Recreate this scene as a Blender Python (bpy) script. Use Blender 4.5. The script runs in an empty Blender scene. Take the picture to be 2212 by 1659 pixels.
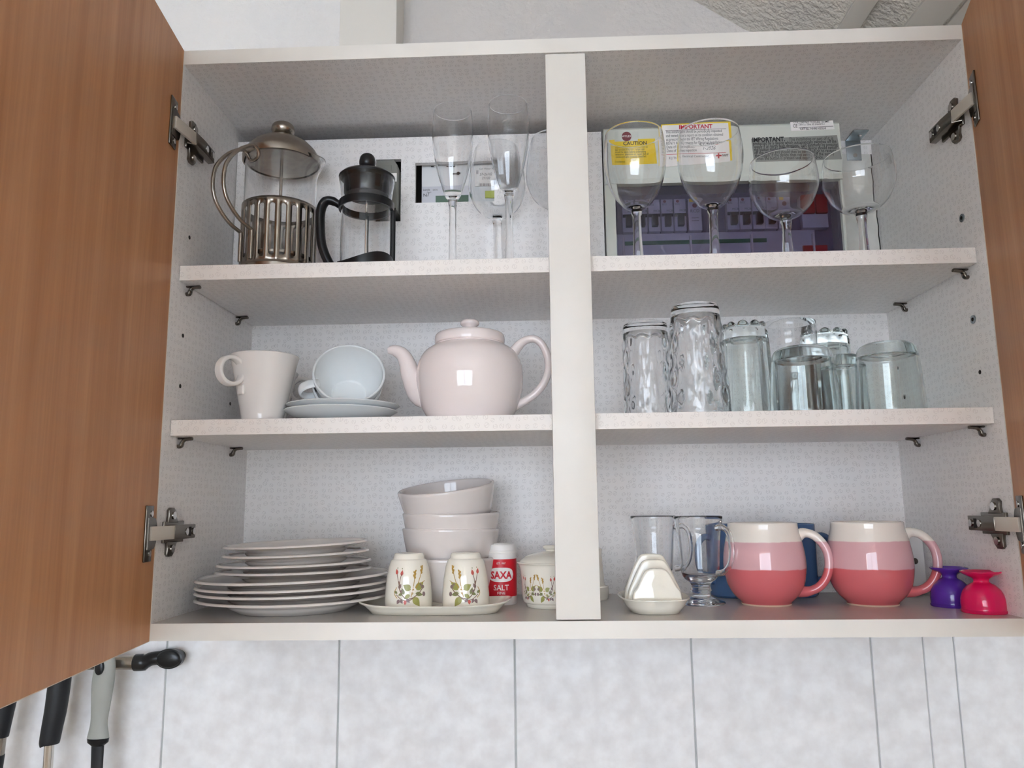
import bpy, bmesh, math, random
from mathutils import Vector, Matrix
random.seed(7)
PI = math.pi
sc = bpy.context.scene
COL = sc.collection

# ------------------------------------------------------------------ camera
W, HH, FPX = 2212, 1659, 1675.14
CAM = Vector((0.44335, -0.8891, 0.12632))
RC = Matrix.Rotation(0.03716, 3, 'Z') @ Matrix.Rotation(0.1562, 3, 'X') @ Matrix.Rotation(0.01146, 3, 'Y')
cd = bpy.data.cameras.new('camera'); cam = bpy.data.objects.new('camera', cd); COL.objects.link(cam)
cd.sensor_fit = 'HORIZONTAL'; cd.sensor_width = 36; cd.lens = FPX / W * 36; cd.clip_start = 0.01
mw = Matrix((RC.col[0], RC.col[2], -RC.col[1])).transposed().to_4x4(); mw.translation = CAM
cam.matrix_world = mw
sc.camera = cam
# ------------------------------------------------------------------ light and exposure
wd = bpy.data.worlds.new('sky'); sc.world = wd; wd.use_nodes = True
wd.node_tree.nodes['Background'].inputs[0].default_value = (0.75, 0.86, 1, 1)
wd.node_tree.nodes['Background'].inputs[1].default_value = 1.0
WIN = (-0.80, 0.90, -0.45, 0.78, -2.75)          # x0 x1 z0 z1 y of the kitchen window
def window_light(x0, x1, z0, z1, y, power):
    l = bpy.data.lights.new('window_daylight', 'AREA'); l.shape = 'RECTANGLE'
    l.size = x1 - x0; l.size_y = z1 - z0; l.energy = power; l.color = (1.0, 0.968, 0.94)
    o = bpy.data.objects.new('window_daylight', l); COL.objects.link(o)
    o.location = ((x0 + x1) / 2, y, (z0 + z1) / 2); o.rotation_euler = (PI / 2, 0, PI)
    o['kind'] = 'helper'
XM = 0.05
window_light(WIN[0] + .05, XM - .03, WIN[2] + .05, WIN[3] - .05, WIN[4] - .02, 36)
window_light(XM + .03, WIN[1] - .05, WIN[2] + .05, WIN[3] - .05, WIN[4] - .02, 36)
sc.view_settings.view_transform = 'Standard'; sc.view_settings.look = 'None'
sc.view_settings.gamma = 1; sc.view_settings.use_curve_mapping = False
sc.view_settings.exposure = 3.14
cy = sc.cycles
cy.max_bounces = 14; cy.diffuse_bounces = 6; cy.glossy_bounces = 6; cy.transmission_bounces = 14
cy.transparent_max_bounces = 12; cy.caustics_refractive = True; cy.caustics_reflective = False
cy.blur_glossy = 0.0; cy.sample_clamp_indirect = 6

# ------------------------------------------------------------------ pixel helpers (pixel -> point on a known plane)
def ray(u, v): return RC @ Vector(((u - W / 2) / FPX, 1, (HH / 2 - v) / FPX))
def aY(u, v, Y): d = ray(u, v); return CAM + d * ((Y - CAM.y) / d.y)
def aX(u, v, X): d = ray(u, v); return CAM + d * ((X - CAM.x) / d.x)
def aZ(u, v, Z): d = ray(u, v); return CAM + d * ((Z - CAM.z) / d.z)

# ------------------------------------------------------------------ materials
def lin(c):
    return tuple(((x / 255) / 12.92 if x / 255 <= .04045 else ((x / 255 + .055) / 1.055) ** 2.4) for x in c) + (1,)
def newmat(name):
    m = bpy.data.materials.new(name); m.use_nodes = True
    nt = m.node_tree; return m, nt, nt.nodes['Principled BSDF']
def mat(name, col, rough=.5, metal=0, spec=.5, coat=0, bump=None, vary=None, trans=0, ior=1.45, sss=0):
    m, nt, b = newmat(name)
    b.inputs['Base Color'].default_value = lin(col); b.inputs['Roughness'].default_value = rough
    b.inputs['Metallic'].default_value = metal; b.inputs['Specular IOR Level'].default_value = spec
    b.inputs['Coat Weight'].default_value = coat; b.inputs['Transmission Weight'].default_value = trans
    b.inputs['IOR'].default_value = ior
    if vary or bump:
        tc = nt.nodes.new('ShaderNodeTexCoord')
    if vary:                                  # (second colour, scale, detail, contrast)
        n = nt.nodes.new('ShaderNodeTexNoise'); n.inputs['Scale'].default_value = vary[1]; n.inputs['Detail'].default_value = vary[2]
        r = nt.nodes.new('ShaderNodeValToRGB'); r.color_ramp.elements[0].position = .5 - vary[3]; r.color_ramp.elements[1].position = .5 + vary[3]
        r.color_ramp.elements[0].color = lin(col); r.color_ramp.elements[1].color = lin(vary[0])
        nt.links.new(tc.outputs['Object'], n.inputs['Vector']); nt.links.new(n.outputs['Fac'], r.inputs['Fac'])
        nt.links.new(r.outputs['Color'], b.inputs['Base Color'])
    if bump:                                  # (scale, strength, distance, detail)
        n = nt.nodes.new('ShaderNodeTexNoise'); n.inputs['Scale'].default_value = bump[0]; n.inputs['Detail'].default_value = bump[3]
        k = nt.nodes.new('ShaderNodeBump'); k.inputs['Strength'].default_value = bump[1]; k.inputs['Distance'].default_value = bump[2]
        nt.links.new(tc.outputs['Object'], n.inputs['Vector']); nt.links.new(n.outputs['Fac'], k.inputs['Height'])
        nt.links.new(k.outputs['Normal'], b.inputs['Normal'])
    return m
def glass(name, col=(255, 255, 255), ior=1.48, rough=0.0):
    m, nt, b = newmat(name)
    nt.nodes.remove(b); g = nt.nodes.new('ShaderNodeBsdfGlass')
    g.inputs['Color'].default_value = lin(col); g.inputs['IOR'].default_value = ior; g.inputs['Roughness'].default_value = rough
    nt.links.new(g.outputs[0], nt.nodes['Material Output'].inputs[0]); return m
def thin(name, tint, gloss_rough=.05, ior=1.5, opaque=0, body=(128, 128, 128)):
    m, nt, b = newmat(name)
    nt.nodes.remove(b); t = nt.nodes.new('ShaderNodeBsdfTransparent'); t.inputs[0].default_value = lin(tint)
    g = nt.nodes.new('ShaderNodeBsdfGlossy'); g.inputs['Roughness'].default_value = gloss_rough
    f = nt.nodes.new('ShaderNodeFresnel'); f.inputs[0].default_value = ior; x = nt.nodes.new('ShaderNodeMixShader')
    d = nt.nodes.new('ShaderNodeBsdfDiffuse'); d.inputs[0].default_value = lin(body); y = nt.nodes.new('ShaderNodeMixShader')
    y.inputs[0].default_value = opaque
    nt.links.new(t.outputs[0], y.inputs[1]); nt.links.new(d.outputs[0], y.inputs[2])
    nt.links.new(f.outputs[0], x.inputs[0]); nt.links.new(y.outputs[0], x.inputs[1]); nt.links.new(g.outputs[0], x.inputs[2])
    nt.links.new(x.outputs[0], nt.nodes['Material Output'].inputs[0]); return m
def wood():
    m, nt, b = newmat('wood_laminate'); N, L = nt.nodes.new, nt.links.new
    tc = N('ShaderNodeTexCoord')
    def noise(sx, sy, sz, detail, dist=0):
        mp = N('ShaderNodeMapping'); mp.inputs['Scale'].default_value = (sx, sy, sz); L(tc.outputs['Object'], mp.inputs['Vector'])
        n = N('ShaderNodeTexNoise'); n.inputs['Scale'].default_value = 1; n.inputs['Detail'].default_value = detail
        n.inputs['Distortion'].default_value = dist; L(mp.outputs[0], n.inputs['Vector']); return n
    a = noise(34, 34, 1.6, 4, .5); c = noise(260, 260, 9, 3)
    r = N('ShaderNodeValToRGB'); e = r.color_ramp.elements
    e[0].position = .3; e[0].color = lin((186, 127, 80)); e[1].position = .72; e[1].color = lin((208, 152, 106))
    L(a.outputs['Fac'], r.inputs['Fac'])
    r2 = N('ShaderNodeValToRGB'); e = r2.color_ramp.elements
    e[0].position = .35; e[0].color = (.89, .87, .85, 1); e[1].position = .65; e[1].color = (1, 1, 1, 1); L(c.outputs['Fac'], r2.inputs['Fac'])
    mx = N('ShaderNodeMix'); mx.data_type = 'RGBA'; mx.blend_type = 'MULTIPLY'; mx.inputs['Factor'].default_value = .8
    L(r.outputs['Color'], mx.inputs['A']); L(r2.outputs['Color'], mx.inputs['B']); L(mx.outputs['Result'], b.inputs['Base Color'])
    b.inputs['Roughness'].default_value = .42; b.inputs['Specular IOR Level'].default_value = .35
    return m
def liner(name='liner_laminate', base=(238, 235, 233), ink=(176, 172, 170), amount=.62):
    """off-white laminate printed with small struck-through rings (a jittered cell pattern in metres)."""
    m, nt, b = newmat(name); N, L = nt.nodes.new, nt.links.new
    uv = N('ShaderNodeUVMap'); uv.uv_map = 'UVMap'
    vo = N('ShaderNodeTexVoronoi'); vo.voronoi_dimensions = '2D'; vo.inputs['Scale'].default_value = 104; vo.inputs['Randomness'].default_value = .5
    L(uv.outputs[0], vo.inputs['Vector'])
    df = N('ShaderNodeVectorMath'); df.operation = 'SUBTRACT'; L(uv.outputs[0], df.inputs[0]); L(vo.outputs['Position'], df.inputs[1])
    scl = N('ShaderNodeVectorMath'); scl.operation = 'SCALE'; scl.inputs['Scale'].default_value = 1000; L(df.outputs[0], scl.inputs[0])   # mm
    sep = N('ShaderNodeSeparateColor'); L(vo.outputs['Color'], sep.inputs[0])
    def M(op, a, c=None, d=None):
        n = N('ShaderNodeMath'); n.operation = op
        for i, x in enumerate((a, c, d)):
            if x is None: continue
            if isinstance(x, (int, float)): n.inputs[i].default_value = x
            else: L(x, n.inputs[i])
        return n.outputs[0]
    ang = M('MULTIPLY', sep.outputs[0], 6.283)
    ro = N('ShaderNodeVectorRotate'); ro.rotation_type = 'Z_AXIS'; L(scl.outputs[0], ro.inputs['Vector']); L(ang, ro.inputs['Angle'])
    sx = N('ShaderNodeSeparateXYZ'); L(ro.outputs[0], sx.inputs[0])
    ln = N('ShaderNodeVectorMath'); ln.operation = 'LENGTH'; L(ro.outputs[0], ln.inputs[0])
    rad = M('ADD', 2.15, M('MULTIPLY', sep.outputs[1], .75))
    ring = M('SUBTRACT', 1, M('SMOOTH_MIN', 1, M('DIVIDE', M('ABSOLUTE', M('SUBTRACT', ln.outputs['Value'], rad)), .42), .1))
    gap = M('GREATER_THAN', M('ABSOLUTE', M('ADD', sx.outputs[0], M('MULTIPLY', sx.outputs[1], .3))), .55)
    ring = M('MULTIPLY', ring, gap)
    curve = M('ADD', sx.outputs[1], M('MULTIPLY', M('SINE', M('MULTIPLY', sx.outputs[0], 1.5)), .5))
    bar = M('SUBTRACT', 1, M('SMOOTH_MIN', 1, M('DIVIDE', M('ABSOLUTE', curve), .38), .1))
    bar = M('MULTIPLY', bar, M('LESS_THAN', ln.outputs['Value'], rad))
    f = M('MULTIPLY', M('MAXIMUM', ring, bar), amount)
    f = M('MAXIMUM', f, 0)
    mx = N('ShaderNodeMix'); mx.data_type = 'RGBA'; L(f, mx.inputs['Factor'])
    mx.inputs['A'].default_value = lin(base); mx.inputs['B'].default_value = lin(ink); L(mx.outputs['Result'], b.inputs['Base Color'])
    b.inputs['Roughness'].default_value = .45; b.inputs['Specular IOR Level'].default_value = .35
    return m
def banded(name, stops, rough=.03):
    """glaze dipped in bands: colour by height above the foot; the edges run a little uneven."""
    m, nt, b = newmat(name); N, L = nt.nodes.new, nt.links.new
    tc = N('ShaderNodeTexCoord'); s = N('ShaderNodeSeparateXYZ'); L(tc.outputs['Object'], s.inputs[0])
    n = N('ShaderNodeTexNoise'); n.inputs['Scale'].default_value = 45; L(tc.outputs['Object'], n.inputs['Vector'])
    a = N('ShaderNodeMath'); a.operation = 'MULTIPLY_ADD'; L(n.outputs['Fac'], a.inputs[0]); a.inputs[1].default_value = .003; L(s.outputs['Z'], a.inputs[2])
    q = N('ShaderNodeMath'); q.operation = 'MULTIPLY'; L(a.outputs[0], q.inputs[0]); q.inputs[1].default_value = 8
    r = N('ShaderNodeValToRGB'); r.color_ramp.interpolation = 'LINEAR'; e = r.color_ramp.elements
    e[0].position = 0; e[0].color = lin(stops[0][1]); e[1].position = 1; e[1].color = lin(stops[-1][1])
    for i in range(1, len(stops)):
        for dz, c in ((-.0006, stops[i - 1][1]), (.0006, stops[i][1])):
            x = e.new((stops[i][0] + .0015 + dz) * 8); x.color = lin(c)
    L(q.outputs[0], r.inputs['Fac']); L(r.outputs['Color'], b.inputs['Base Color'])
    b.inputs['Roughness'].default_value = rough; b.inputs['Coat Weight'].default_value = .3; b.inputs['Coat Roughness'].default_value = .04
    return m

M_LINER = liner()
M_EDGE = liner('edge_laminate', (236, 230, 224), (200, 192, 186), .7)
M_WHITE = mat('white_laminate', (231, 228, 222), .4, vary=((224, 219, 211), 9, 3, .25))
M_FLOOR = mat('grey_white_laminate', (208, 203, 197), .25, vary=((200, 195, 189), 12, 2, .3))
M_WOOD = wood()
M_STRIP = mat('pale_edge_band', (215, 196, 176), .5)
M_PLASTER = mat('bright_textured_paint', (230, 228, 226), .75, bump=(110, .8, .003, 3))
M_PLASTER2 = mat('grey_textured_paint', (208, 203, 199), .75, bump=(110, .65, .003, 3))
M_SLOPE = mat('stippled_paint', (222, 217, 208), .6, bump=(120, 1, .006, 2))
M_PAINT = mat('smooth_white_paint', (225, 221, 214), .5, bump=(40, .15, .002, 2))
M_ROOM = mat('room_paint', (240, 234, 225), .8)
M_DARKFLOOR = mat('room_floor', (160, 146, 130), .6)
M_TILE = mat('marbled_tile', (241, 242, 245), .22, vary=((227, 226, 228), 42, 10, .17), bump=(300, .05, .001, 2))
M_GROUT = mat('grout', (186, 188, 188), .9)
M_STEEL = mat('brushed_steel', (176, 167, 156), .27, 1, vary=((158, 149, 139), 90, 2, .3))
M_NICKEL = mat('dark_nickel', (118, 110, 101), .24, 1)
M_CHROME = mat('chrome', (215, 210, 204), .12, 1)
M_PALE_METAL = mat('pale_hinge_arm', (212, 203, 190), .35, .3)
M_ZINC = mat('zinc_plate', (170, 178, 182), .35, 1)
M_BLACK = mat('black_plastic', (20, 21, 24), .28, spec=.5)
M_BLACK_SOFT = mat('soft_black_grip', (28, 29, 33), .5)
M_HOLE = mat('drilled_hole', (34, 28, 24), .9)  # near-black, also colours the added sheet for the cavity shade
M_GREYGRIP = mat('grey_grip', (158, 160, 154), .5)
M_GLASS = glass('clear_glass', (255, 255, 255), 1.45)
M_GLASSG = glass('greenish_glass', (253, 255, 254.4), 1.5)
M_GLASSB = glass('beaker_glass', (255, 255, 255), 1.4)
M_SMOKE = thin('smoked_cover', (220, 217, 227), .03, opaque=.012, body=(120, 116, 140))
M_DARKPL = mat('dark_clear_plastic', (38, 37, 40), .15)
M_CERAM = mat('white_glaze', (236, 232, 228), .03, coat=.3)
M_CUP = mat('cool_white_glaze', (226, 230, 231), .03, coat=.3)
M_TEAPOT = mat('pinkish_white_glaze', (234, 223, 220), .03, coat=.35)
M_PLATE = mat('plate_glaze', (232, 226, 220), .06, coat=.25)
M_BOWL = mat('bowl_glaze', (222, 214, 210), .03, coat=.35)
M_CREAM = mat('cream_glaze', (240, 235, 222), .03, coat=.3)
M_PINKMUG = banded('dipped_mug_glaze', [(0, (212, 108, 112)), (.0455, (222, 176, 180)), (.0785, (240, 232, 222))])
M_CLAY = mat('bare_clay', (226, 200, 176), .8)
M_BLUE = mat('blue_glaze', (68, 98, 138), .2, coat=.2)
M_PURPLE = mat('purple_plastic', (86, 44, 158), .16, coat=.3)
M_MAGENTA = mat('magenta_plastic', (226, 22, 92), .16, coat=.3)
M_RED = mat('red_label', (206, 30, 46), .35)
M_WHITEPL = mat('white_plastic', (236, 233, 230), .3)
M_PAPER = mat('white_label', (240, 236, 232), .5)
M_YELLOW = mat('yellow_label', (238, 205, 40), .5)
M_GREYLBL = mat('grey_label', (140, 140, 134), .5)
M_CUCASE = mat('pale_green_grey_enamel', (206, 209, 200), .4)
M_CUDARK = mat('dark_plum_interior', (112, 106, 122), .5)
M_MCB = mat('breaker_grey', (206, 206, 212), .45)
M_INK = mat('black_ink', (28, 26, 28), .6)
M_INKG = mat('grey_ink', (92, 88, 84), .6)
M_INKR = mat('red_ink', (196, 30, 52), .6)
M_INKB = mat('maroon_ink', (122, 36, 48), .6)
M_DKRED = mat('red_switch', (176, 28, 38), .4)
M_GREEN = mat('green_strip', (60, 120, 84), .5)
M_LCD = mat('display_green', (84, 108, 92), .3)
M_LCDY = mat('display_lime', (190, 200, 92), .4)
M_METER = mat('meter_white', (226, 226, 226), .4)
M_METERG = mat('device_grey', (128, 128, 122), .5)
M_ROUGH = mat('bare_board', (226, 224, 218), .8, vary=((206, 204, 196), 30, 4, .2))
P_LEAF = mat('print_leaf', (156, 154, 84), .3); P_LEAF2 = mat('print_leaf_dark', (132, 136, 88), .3)
P_STEM = mat('print_stem', (128, 100, 84), .3); P_HIP = mat('print_hip', (202, 92, 80), .3)
P_GOLD = mat('print_gold', (182, 142, 62), .3); P_BERRY = mat('print_berry', (138, 114, 112), .3); P_BLOOM = mat('print_bloom', (246, 238, 226), .3)

# ------------------------------------------------------------------ geometry helpers
def link(name, me, mats, parent=None, smooth=None, loc=None):
    for m in (mats if isinstance(mats, (list, tuple)) else [mats]): me.materials.append(m)
    o = bpy.data.objects.new(name, me); COL.objects.link(o)
    if parent is not None: o.parent = parent
    if loc is not None: o.location = loc
    if smooth:
        me.polygons.foreach_set('use_smooth', [True] * len(me.polygons)); me.set_sharp_from_angle(angle=math.radians(smooth))
    return o
def from_data(name, v, f, mats, parent=None, smooth=None, loc=None, mi=None):
    me = bpy.data.meshes.new(name); me.from_pydata([tuple(x) for x in v], [], f)
    o = link(name, me, mats, parent, smooth, loc)
    if mi: me.polygons.foreach_set('material_index', mi)
    me.update(); return o
def tag(o, label, cat, group=None, kind=None):
    o['label'] = label
    if cat: o['category'] = cat
    if group: o['group'] = group
    if kind: o['kind'] = kind
    return o
def thing(name, loc, label, cat, group=None, rz=0):
    o = bpy.data.objects.new(name, None); COL.objects.link(o); o.empty_display_size = .02
    o.location = loc; o.rotation_euler = (0, 0, rz); return tag(o, label, cat, group)
def copy_tree(o, parent=None):
    c = o.copy(); COL.objects.link(c); c.parent = parent
    for ch in list(o.children): copy_tree(ch, c)
    return c
def add_uv(me):
    uv = me.uv_layers.new(name='UVMap')
    for p in me.polygons:
        n = p.normal; ax = max(range(3), key=lambda i: abs(n[i]))
        for li in p.loop_indices:
            c = me.vertices[me.loops[li].vertex_index].co
            uv.data[li].uv = ((c.y + .37, c.z), (c.x, c.z + .11), (c.x + .05, c.y + .23))[ax]
def box(name, x0, x1, y0, y1, z0, z1, m, parent=None, bev=0, uv=False, seg=2, loc=None, mfn=None):
    bm = bmesh.new(); bmesh.ops.create_cube(bm, size=1)
    for v in bm.verts: v.co = ((x0 + x1) / 2 + v.co.x * (x1 - x0), (y0 + y1) / 2 + v.co.y * (y1 - y0), (z0 + z1) / 2 + v.co.z * (z1 - z0))
    if bev: bmesh.ops.bevel(bm, geom=bm.edges[:], offset=bev, segments=seg, profile=.5, affect='EDGES')
    me = bpy.data.meshes.new(name); bm.to_mesh(me); bm.free()
    if uv: add_uv(me)
    o = link(name, me, m, parent, 40 if bev else None, loc)
    if mfn:
        for p in me.polygons: p.material_index = mfn(p.normal)
    return o
def spl(pts, n=6):
    """Catmull-Rom through the points (any dimension)."""
    out = []; P = [pts[0]] + list(pts) + [pts[-1]]
    for i in range(1, len(P) - 2):
        for k in range(n):
            t = k / n; a, b, c, d = P[i - 1], P[i], P[i + 1], P[i + 2]
            out.append(tuple(.5 * ((2 * b[j]) + (-a[j] + c[j]) * t + (2 * a[j] - 5 * b[j] + 4 * c[j] - d[j]) * t * t + (-a[j] + 3 * b[j] - 3 * c[j] + d[j]) * t ** 3) for j in range(len(b))))
    out.append(tuple(pts[-1])); return out
def lathe_data(prof, seg=64, warp=None):
    v, f, rows = [], [], []
    for i, (r, z) in enumerate(prof):
        if r < 1e-6: rows.append([len(v)]); v.append((0, 0, z))
        else:
            row = []
            for k in range(seg):
                a = 2 * PI * k / seg; rr, zz = (r, z) if warp is None else warp(a, r, z, i)
                row.append(len(v)); v.append((rr * math.cos(a), rr * math.sin(a), zz))
            rows.append(row)
    for A, B in zip(rows, rows[1:]):
        for k in range(seg):
            k2 = (k + 1) % seg
            if len(A) == 1 and len(B) == 1: break
            if len(A) == 1: f.append((A[0], B[k2], B[k]))
            elif len(B) == 1: f.append((A[k], A[k2], B[0]))
            else: f.append((A[k], A[k2], B[k2], B[k]))
    return v, f
def lathe(name, prof, m, parent=None, seg=64, smooth=45, loc=None, warp=None):
    v, f = lathe_data(prof, seg, warp); return from_data(name, v, f, m, parent, smooth, loc)
def vessel(outer, t, tb, rim=True):
    """closed profile: given outside from the axis up to the rim, add rim and inside."""
    z0 = outer[0][1]; ins = []
    for i, (r, z) in enumerate(outer):
        if z >= z0 + tb and r > t * 1.5: ins.append((r - t, z))
    top = outer[-1]; mid = [(top[0] - t * .15, top[1] + t * .3), (top[0] - t * .5, top[1] + t * .45), (top[0] - t * .85, top[1] + t * .3)] if rim else []
    first = ins[0]; 
    low = [(first[0] * .93, z0 + tb), (first[0] * .6, z0 + tb - .0003), (0, z0 + tb - .0003)]
    return list(outer) + mid + ins[::-1] + low
def tube_data(path, rad, seg=12, flat=1.0, up=(0, 1, 0), caps=True):
    v, f, rows = [], [], []; n = len(path); P = [Vector(p) for p in path]; upv = Vector(up)
    for i in range(n):
        t = (P[min(i + 1, n - 1)] - P[max(i - 1, 0)]).normalized(); s = t.cross(upv)
        if s.length < 1e-4: s = t.cross(Vector((.3, .2, 1)))
        s.normalize(); b = s.cross(t).normalized(); r = rad[i] if isinstance(rad, (list, tuple)) else rad
        row = []
        for k in range(seg):
            a = 2 * PI * k / seg; row.append(len(v)); v.append(P[i] + s * (r * math.cos(a)) + b * (r * flat * math.sin(a)))
        rows.append(row)
    for A, B in zip(rows, rows[1:]):
        for k in range(seg): f.append((A[k], A[(k + 1) % seg], B[(k + 1) % seg], B[k]))
    if caps:
        f.append(tuple(rows[0][::-1])); f.append(tuple(rows[-1]))
    return v, f
def tube(name, path, rad, m, parent=None, seg=12, flat=1.0, up=(0, 1, 0), loc=None, caps=True):
    v, f = tube_data(path, rad, seg, flat, up, caps); return from_data(name, v, f, m, parent, 50, loc)
def prism(name, poly, y0, y1, m, parent=None, bev=0, axis='Y', smooth=None, loc=None, seg=2):
    """polygon (x,z) pushed from y0 to y1 (axis Y), (y,z) along X, or (x,y) along Z."""
    bm = bmesh.new()
    mk = {'Y': lambda a, b, c: (a, c, b), 'X': lambda a, b, c: (c, a, b), 'Z': lambda a, b, c: (a, b, c)}[axis]
    A = [bm.verts.new(mk(a, b, y0)) for a, b in poly]; B = [bm.verts.new(mk(a, b, y1)) for a, b in poly]
    bm.faces.new(A); bm.faces.new(B[::-1]); n = len(poly)
    for i in range(n): bm.faces.new((A[i], B[i], B[(i + 1) % n], A[(i + 1) % n]))
    bmesh.ops.recalc_face_normals(bm, faces=bm.faces[:])
    if bev:
        e = [x for x in bm.edges if sum(len(fc.verts) > 4 or n == 4 for fc in x.link_faces) >= 1]
        bmesh.ops.bevel(bm, geom=e, offset=bev, segments=seg, profile=.5, affect='EDGES')
    me = bpy.data.meshes.new(name); bm.to_mesh(me); bm.free(); return link(name, me, m, parent, smooth or (40 if bev else None), loc)
_tc = {}
def text_data(s, size, align='LEFT', bold=0, shear=0, width=None):
    c = bpy.data.curves.new('lettering', 'FONT'); c.body = s; c.size = size; c.align_x = align; c.resolution_u = 2; c.offset = bold * size; c.shear = shear
    o = bpy.data.objects.new('lettering', c); COL.objects.link(o); bpy.context.view_layer.update()
    me = bpy.data.meshes.new_from_object(o.evaluated_get(bpy.context.evaluated_depsgraph_get()))
    v = [tuple(x.co) for x in me.vertices]; f = [tuple(p.vertices) for p in me.polygons]
    bpy.data.objects.remove(o); bpy.data.curves.remove(c); bpy.data.meshes.remove(me)
    if width and v:
        x0 = min(p[0] for p in v); x1 = max(p[0] for p in v); k = width / (x1 - x0)
        v = [((p[0] - (x0 if align == 'LEFT' else 0)) * k, p[1], 0) for p in v]
    return v, f
class Flat:
    """collects flat print (text, patches) as mesh data with a mapping to 3-D."""
    def __init__(s): s.v, s.f, s.mi, s.m = [], [], [], []
    def add(s, v, f, m, fn):
        if m not in s.m: s.m.append(m)
        b = len(s.v); s.v += [fn(x[0], x[1]) for x in v]; s.f += [tuple(i + b for i in q) for q in f]; s.mi += [s.m.index(m)] * len(f)
    def text(s, t, x, y, size, m, fn, **k):
        v, f = text_data(t, size, **k); s.add([(a[0] + x, a[1] + y) for a in v], f, m, fn)
    def poly(s, pts, m, fn):
        c = (sum(p[0] for p in pts) / len(pts), sum(p[1] for p in pts) / len(pts))
        s.add(list(pts) + [c], [(i, (i + 1) % len(pts), len(pts)) for i in range(len(pts))], m, fn)
    def line(s, pts, w, m, fn):
        v, f = [], []
        for i, p in enumerate(pts):
            a, b = pts[max(i - 1, 0)], pts[min(i + 1, len(pts) - 1)]; dx, dy = b[0] - a[0], b[1] - a[1]; l = math.hypot(dx, dy) or 1
            v += [(p[0] - dy / l * w / 2, p[1] + dx / l * w / 2), (p[0] + dy / l * w / 2, p[1] - dx / l * w / 2)]
        f = [(2 * i, 2 * i + 1, 2 * i + 3, 2 * i + 2) for i in range(len(pts) - 1)]; s.add(v, f, m, fn)
    def build(s, name, parent): return from_data(name, s.v, s.f, s.m, parent, None, None, s.mi)
def ell(cx, cy, rx, ry, n=20, p=2.0):
    o = []
    for i in range(n):
        a = 2 * PI * i / n; c, s = math.cos(a), math.sin(a)
        o.append((cx + rx * math.copysign(abs(c) ** (2 / p), c), cy + ry * math.copysign(abs(s) ** (2 / p), s)))
    return o

# ------------------------------------------------------------------ the room
T, H, D, IW = .0188, .6824, .2645, .964
Z1, Z2 = .4054, .2139
S1, S2 = Z1 + T, Z2 + T
WX0, WX1, WY0, WY1, WZ0, WZ1 = -2.2, 1.36, -2.75, .272, -1.42, 1.02
def struct(o): o['kind'] = 'structure'; return o
def room_box(name, *a, m=M_ROOM): return struct(box(name, *a, m))
room_box('wall_back', WX0, WX1, WY1, WY1 + .1, WZ0, WZ1, m=M_PLASTER2)
room_box('wall_right', WX1, WX1 + .1, WY0, WY1 + .1, WZ0, WZ1, m=M_PAINT)
room_box('wall_left', WX0 - .1, WX0, WY0, WY1 + .1, WZ0, WZ1)
room_box('floor', WX0 - .1, WX1 + .1, WY0 - .1, WY1 + .1, WZ0 - .1, WZ0, m=M_DARKFLOOR)
room_box('ceiling', WX0 - .1, WX1 + .1, WY0 - .1, WY1 + .1, WZ1, WZ1 + .1, m=M_PAINT)
wf = struct(bpy.data.objects.new('wall_front', None)); COL.objects.link(wf)
for nm, a in (('wall_panel', (WX0, WIN[0], WZ0, WZ1)), ('wall_panel', (WIN[1], WX1, WZ0, WZ1)), ('wall_panel', (WIN[0], WIN[1], WZ0, WIN[2])), ('wall_panel', (WIN[0], WIN[1], WIN[3], WZ1))):
    box(nm, a[0], a[1], WY0 - .1, WY0, a[2], a[3], M_ROOM, wf)
wn = struct(bpy.data.objects.new('window_1', None)); COL.objects.link(wn)
for a in ((WIN[0], WIN[0] + .05, WIN[2], WIN[3]), (WIN[1] - .05, WIN[1], WIN[2], WIN[3]), (XM - .03, XM + .03, WIN[2], WIN[3]), (WIN[0], WIN[1], WIN[2], WIN[2] + .05), (WIN[0], WIN[1], WIN[3] - .05, WIN[3])):
    box('window_frame', a[0], a[1], WY0 - .06, WY0 + .01, a[2], a[3], M_WHITEPL, wn, .004)
# bulkhead and boxed pipe standing on the cabinet top
struct(box('wall_bulkhead', WX0, .139, .214, WY1, .7012, WZ1, M_PLASTER))
struct(box('trim_1', .139, .2286, .211, WY1, .7012, WZ1, M_PAINT, None, .0012))
# sloping stair underside, running front to back
SLX0, SLZ0, SLM = .58, 1.0209, -.686
def slz(x): return .937 + SLM * (x - .7023)
struct(prism('ceiling_slope', [(.5807, slz(.5807)), (WX1, slz(WX1)), (WX1, slz(WX1) + .12), (.5807, slz(.5807) + .02)], WY0, WY1, M_SLOPE))
sn, cs = math.sin(math.atan(SLM)), math.cos(math.atan(SLM))
for i, (xa, xb, th) in enumerate(((.887, .9085, .010), (.949, .980, .010), (.984, 1.12, .003))):
    q = [(xa, slz(xa) + .004), (xb, slz(xb) + .004), (xb + sn * th, slz(xb) - cs * th), (xa + sn * th, slz(xa) - cs * th)]
    struct(prism('trim_%d' % (i + 2), q, WY0 + .001, WY1 - .001, M_PAINT, None, .0008))
# tiled splashback: each tile a piece
tb = struct(bpy.data.objects.new('wall_tiles', None)); COL.objects.link(tb)
box('grout', WX0, WX1, .2685, WY1, -.75, .2, M_GROUT, tb)
XJ = [-.107 - .2525 * k for k in range(4, 0, -1)] + [-.107, .1465, .400, .651, .902, .974, 1.0165, 1.268, WX1]
for zi, (za, zb) in enumerate(((-.262, -.012), (-.515, -.265))):
    for xa, xb in zip(XJ, XJ[1:]):
        g = .0012 if xb - xa > .1 else .0006
        box('tile', xa + .0012, xb - g, .266, .27, za, zb, M_TILE, tb, .0008, seg=1)
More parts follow.
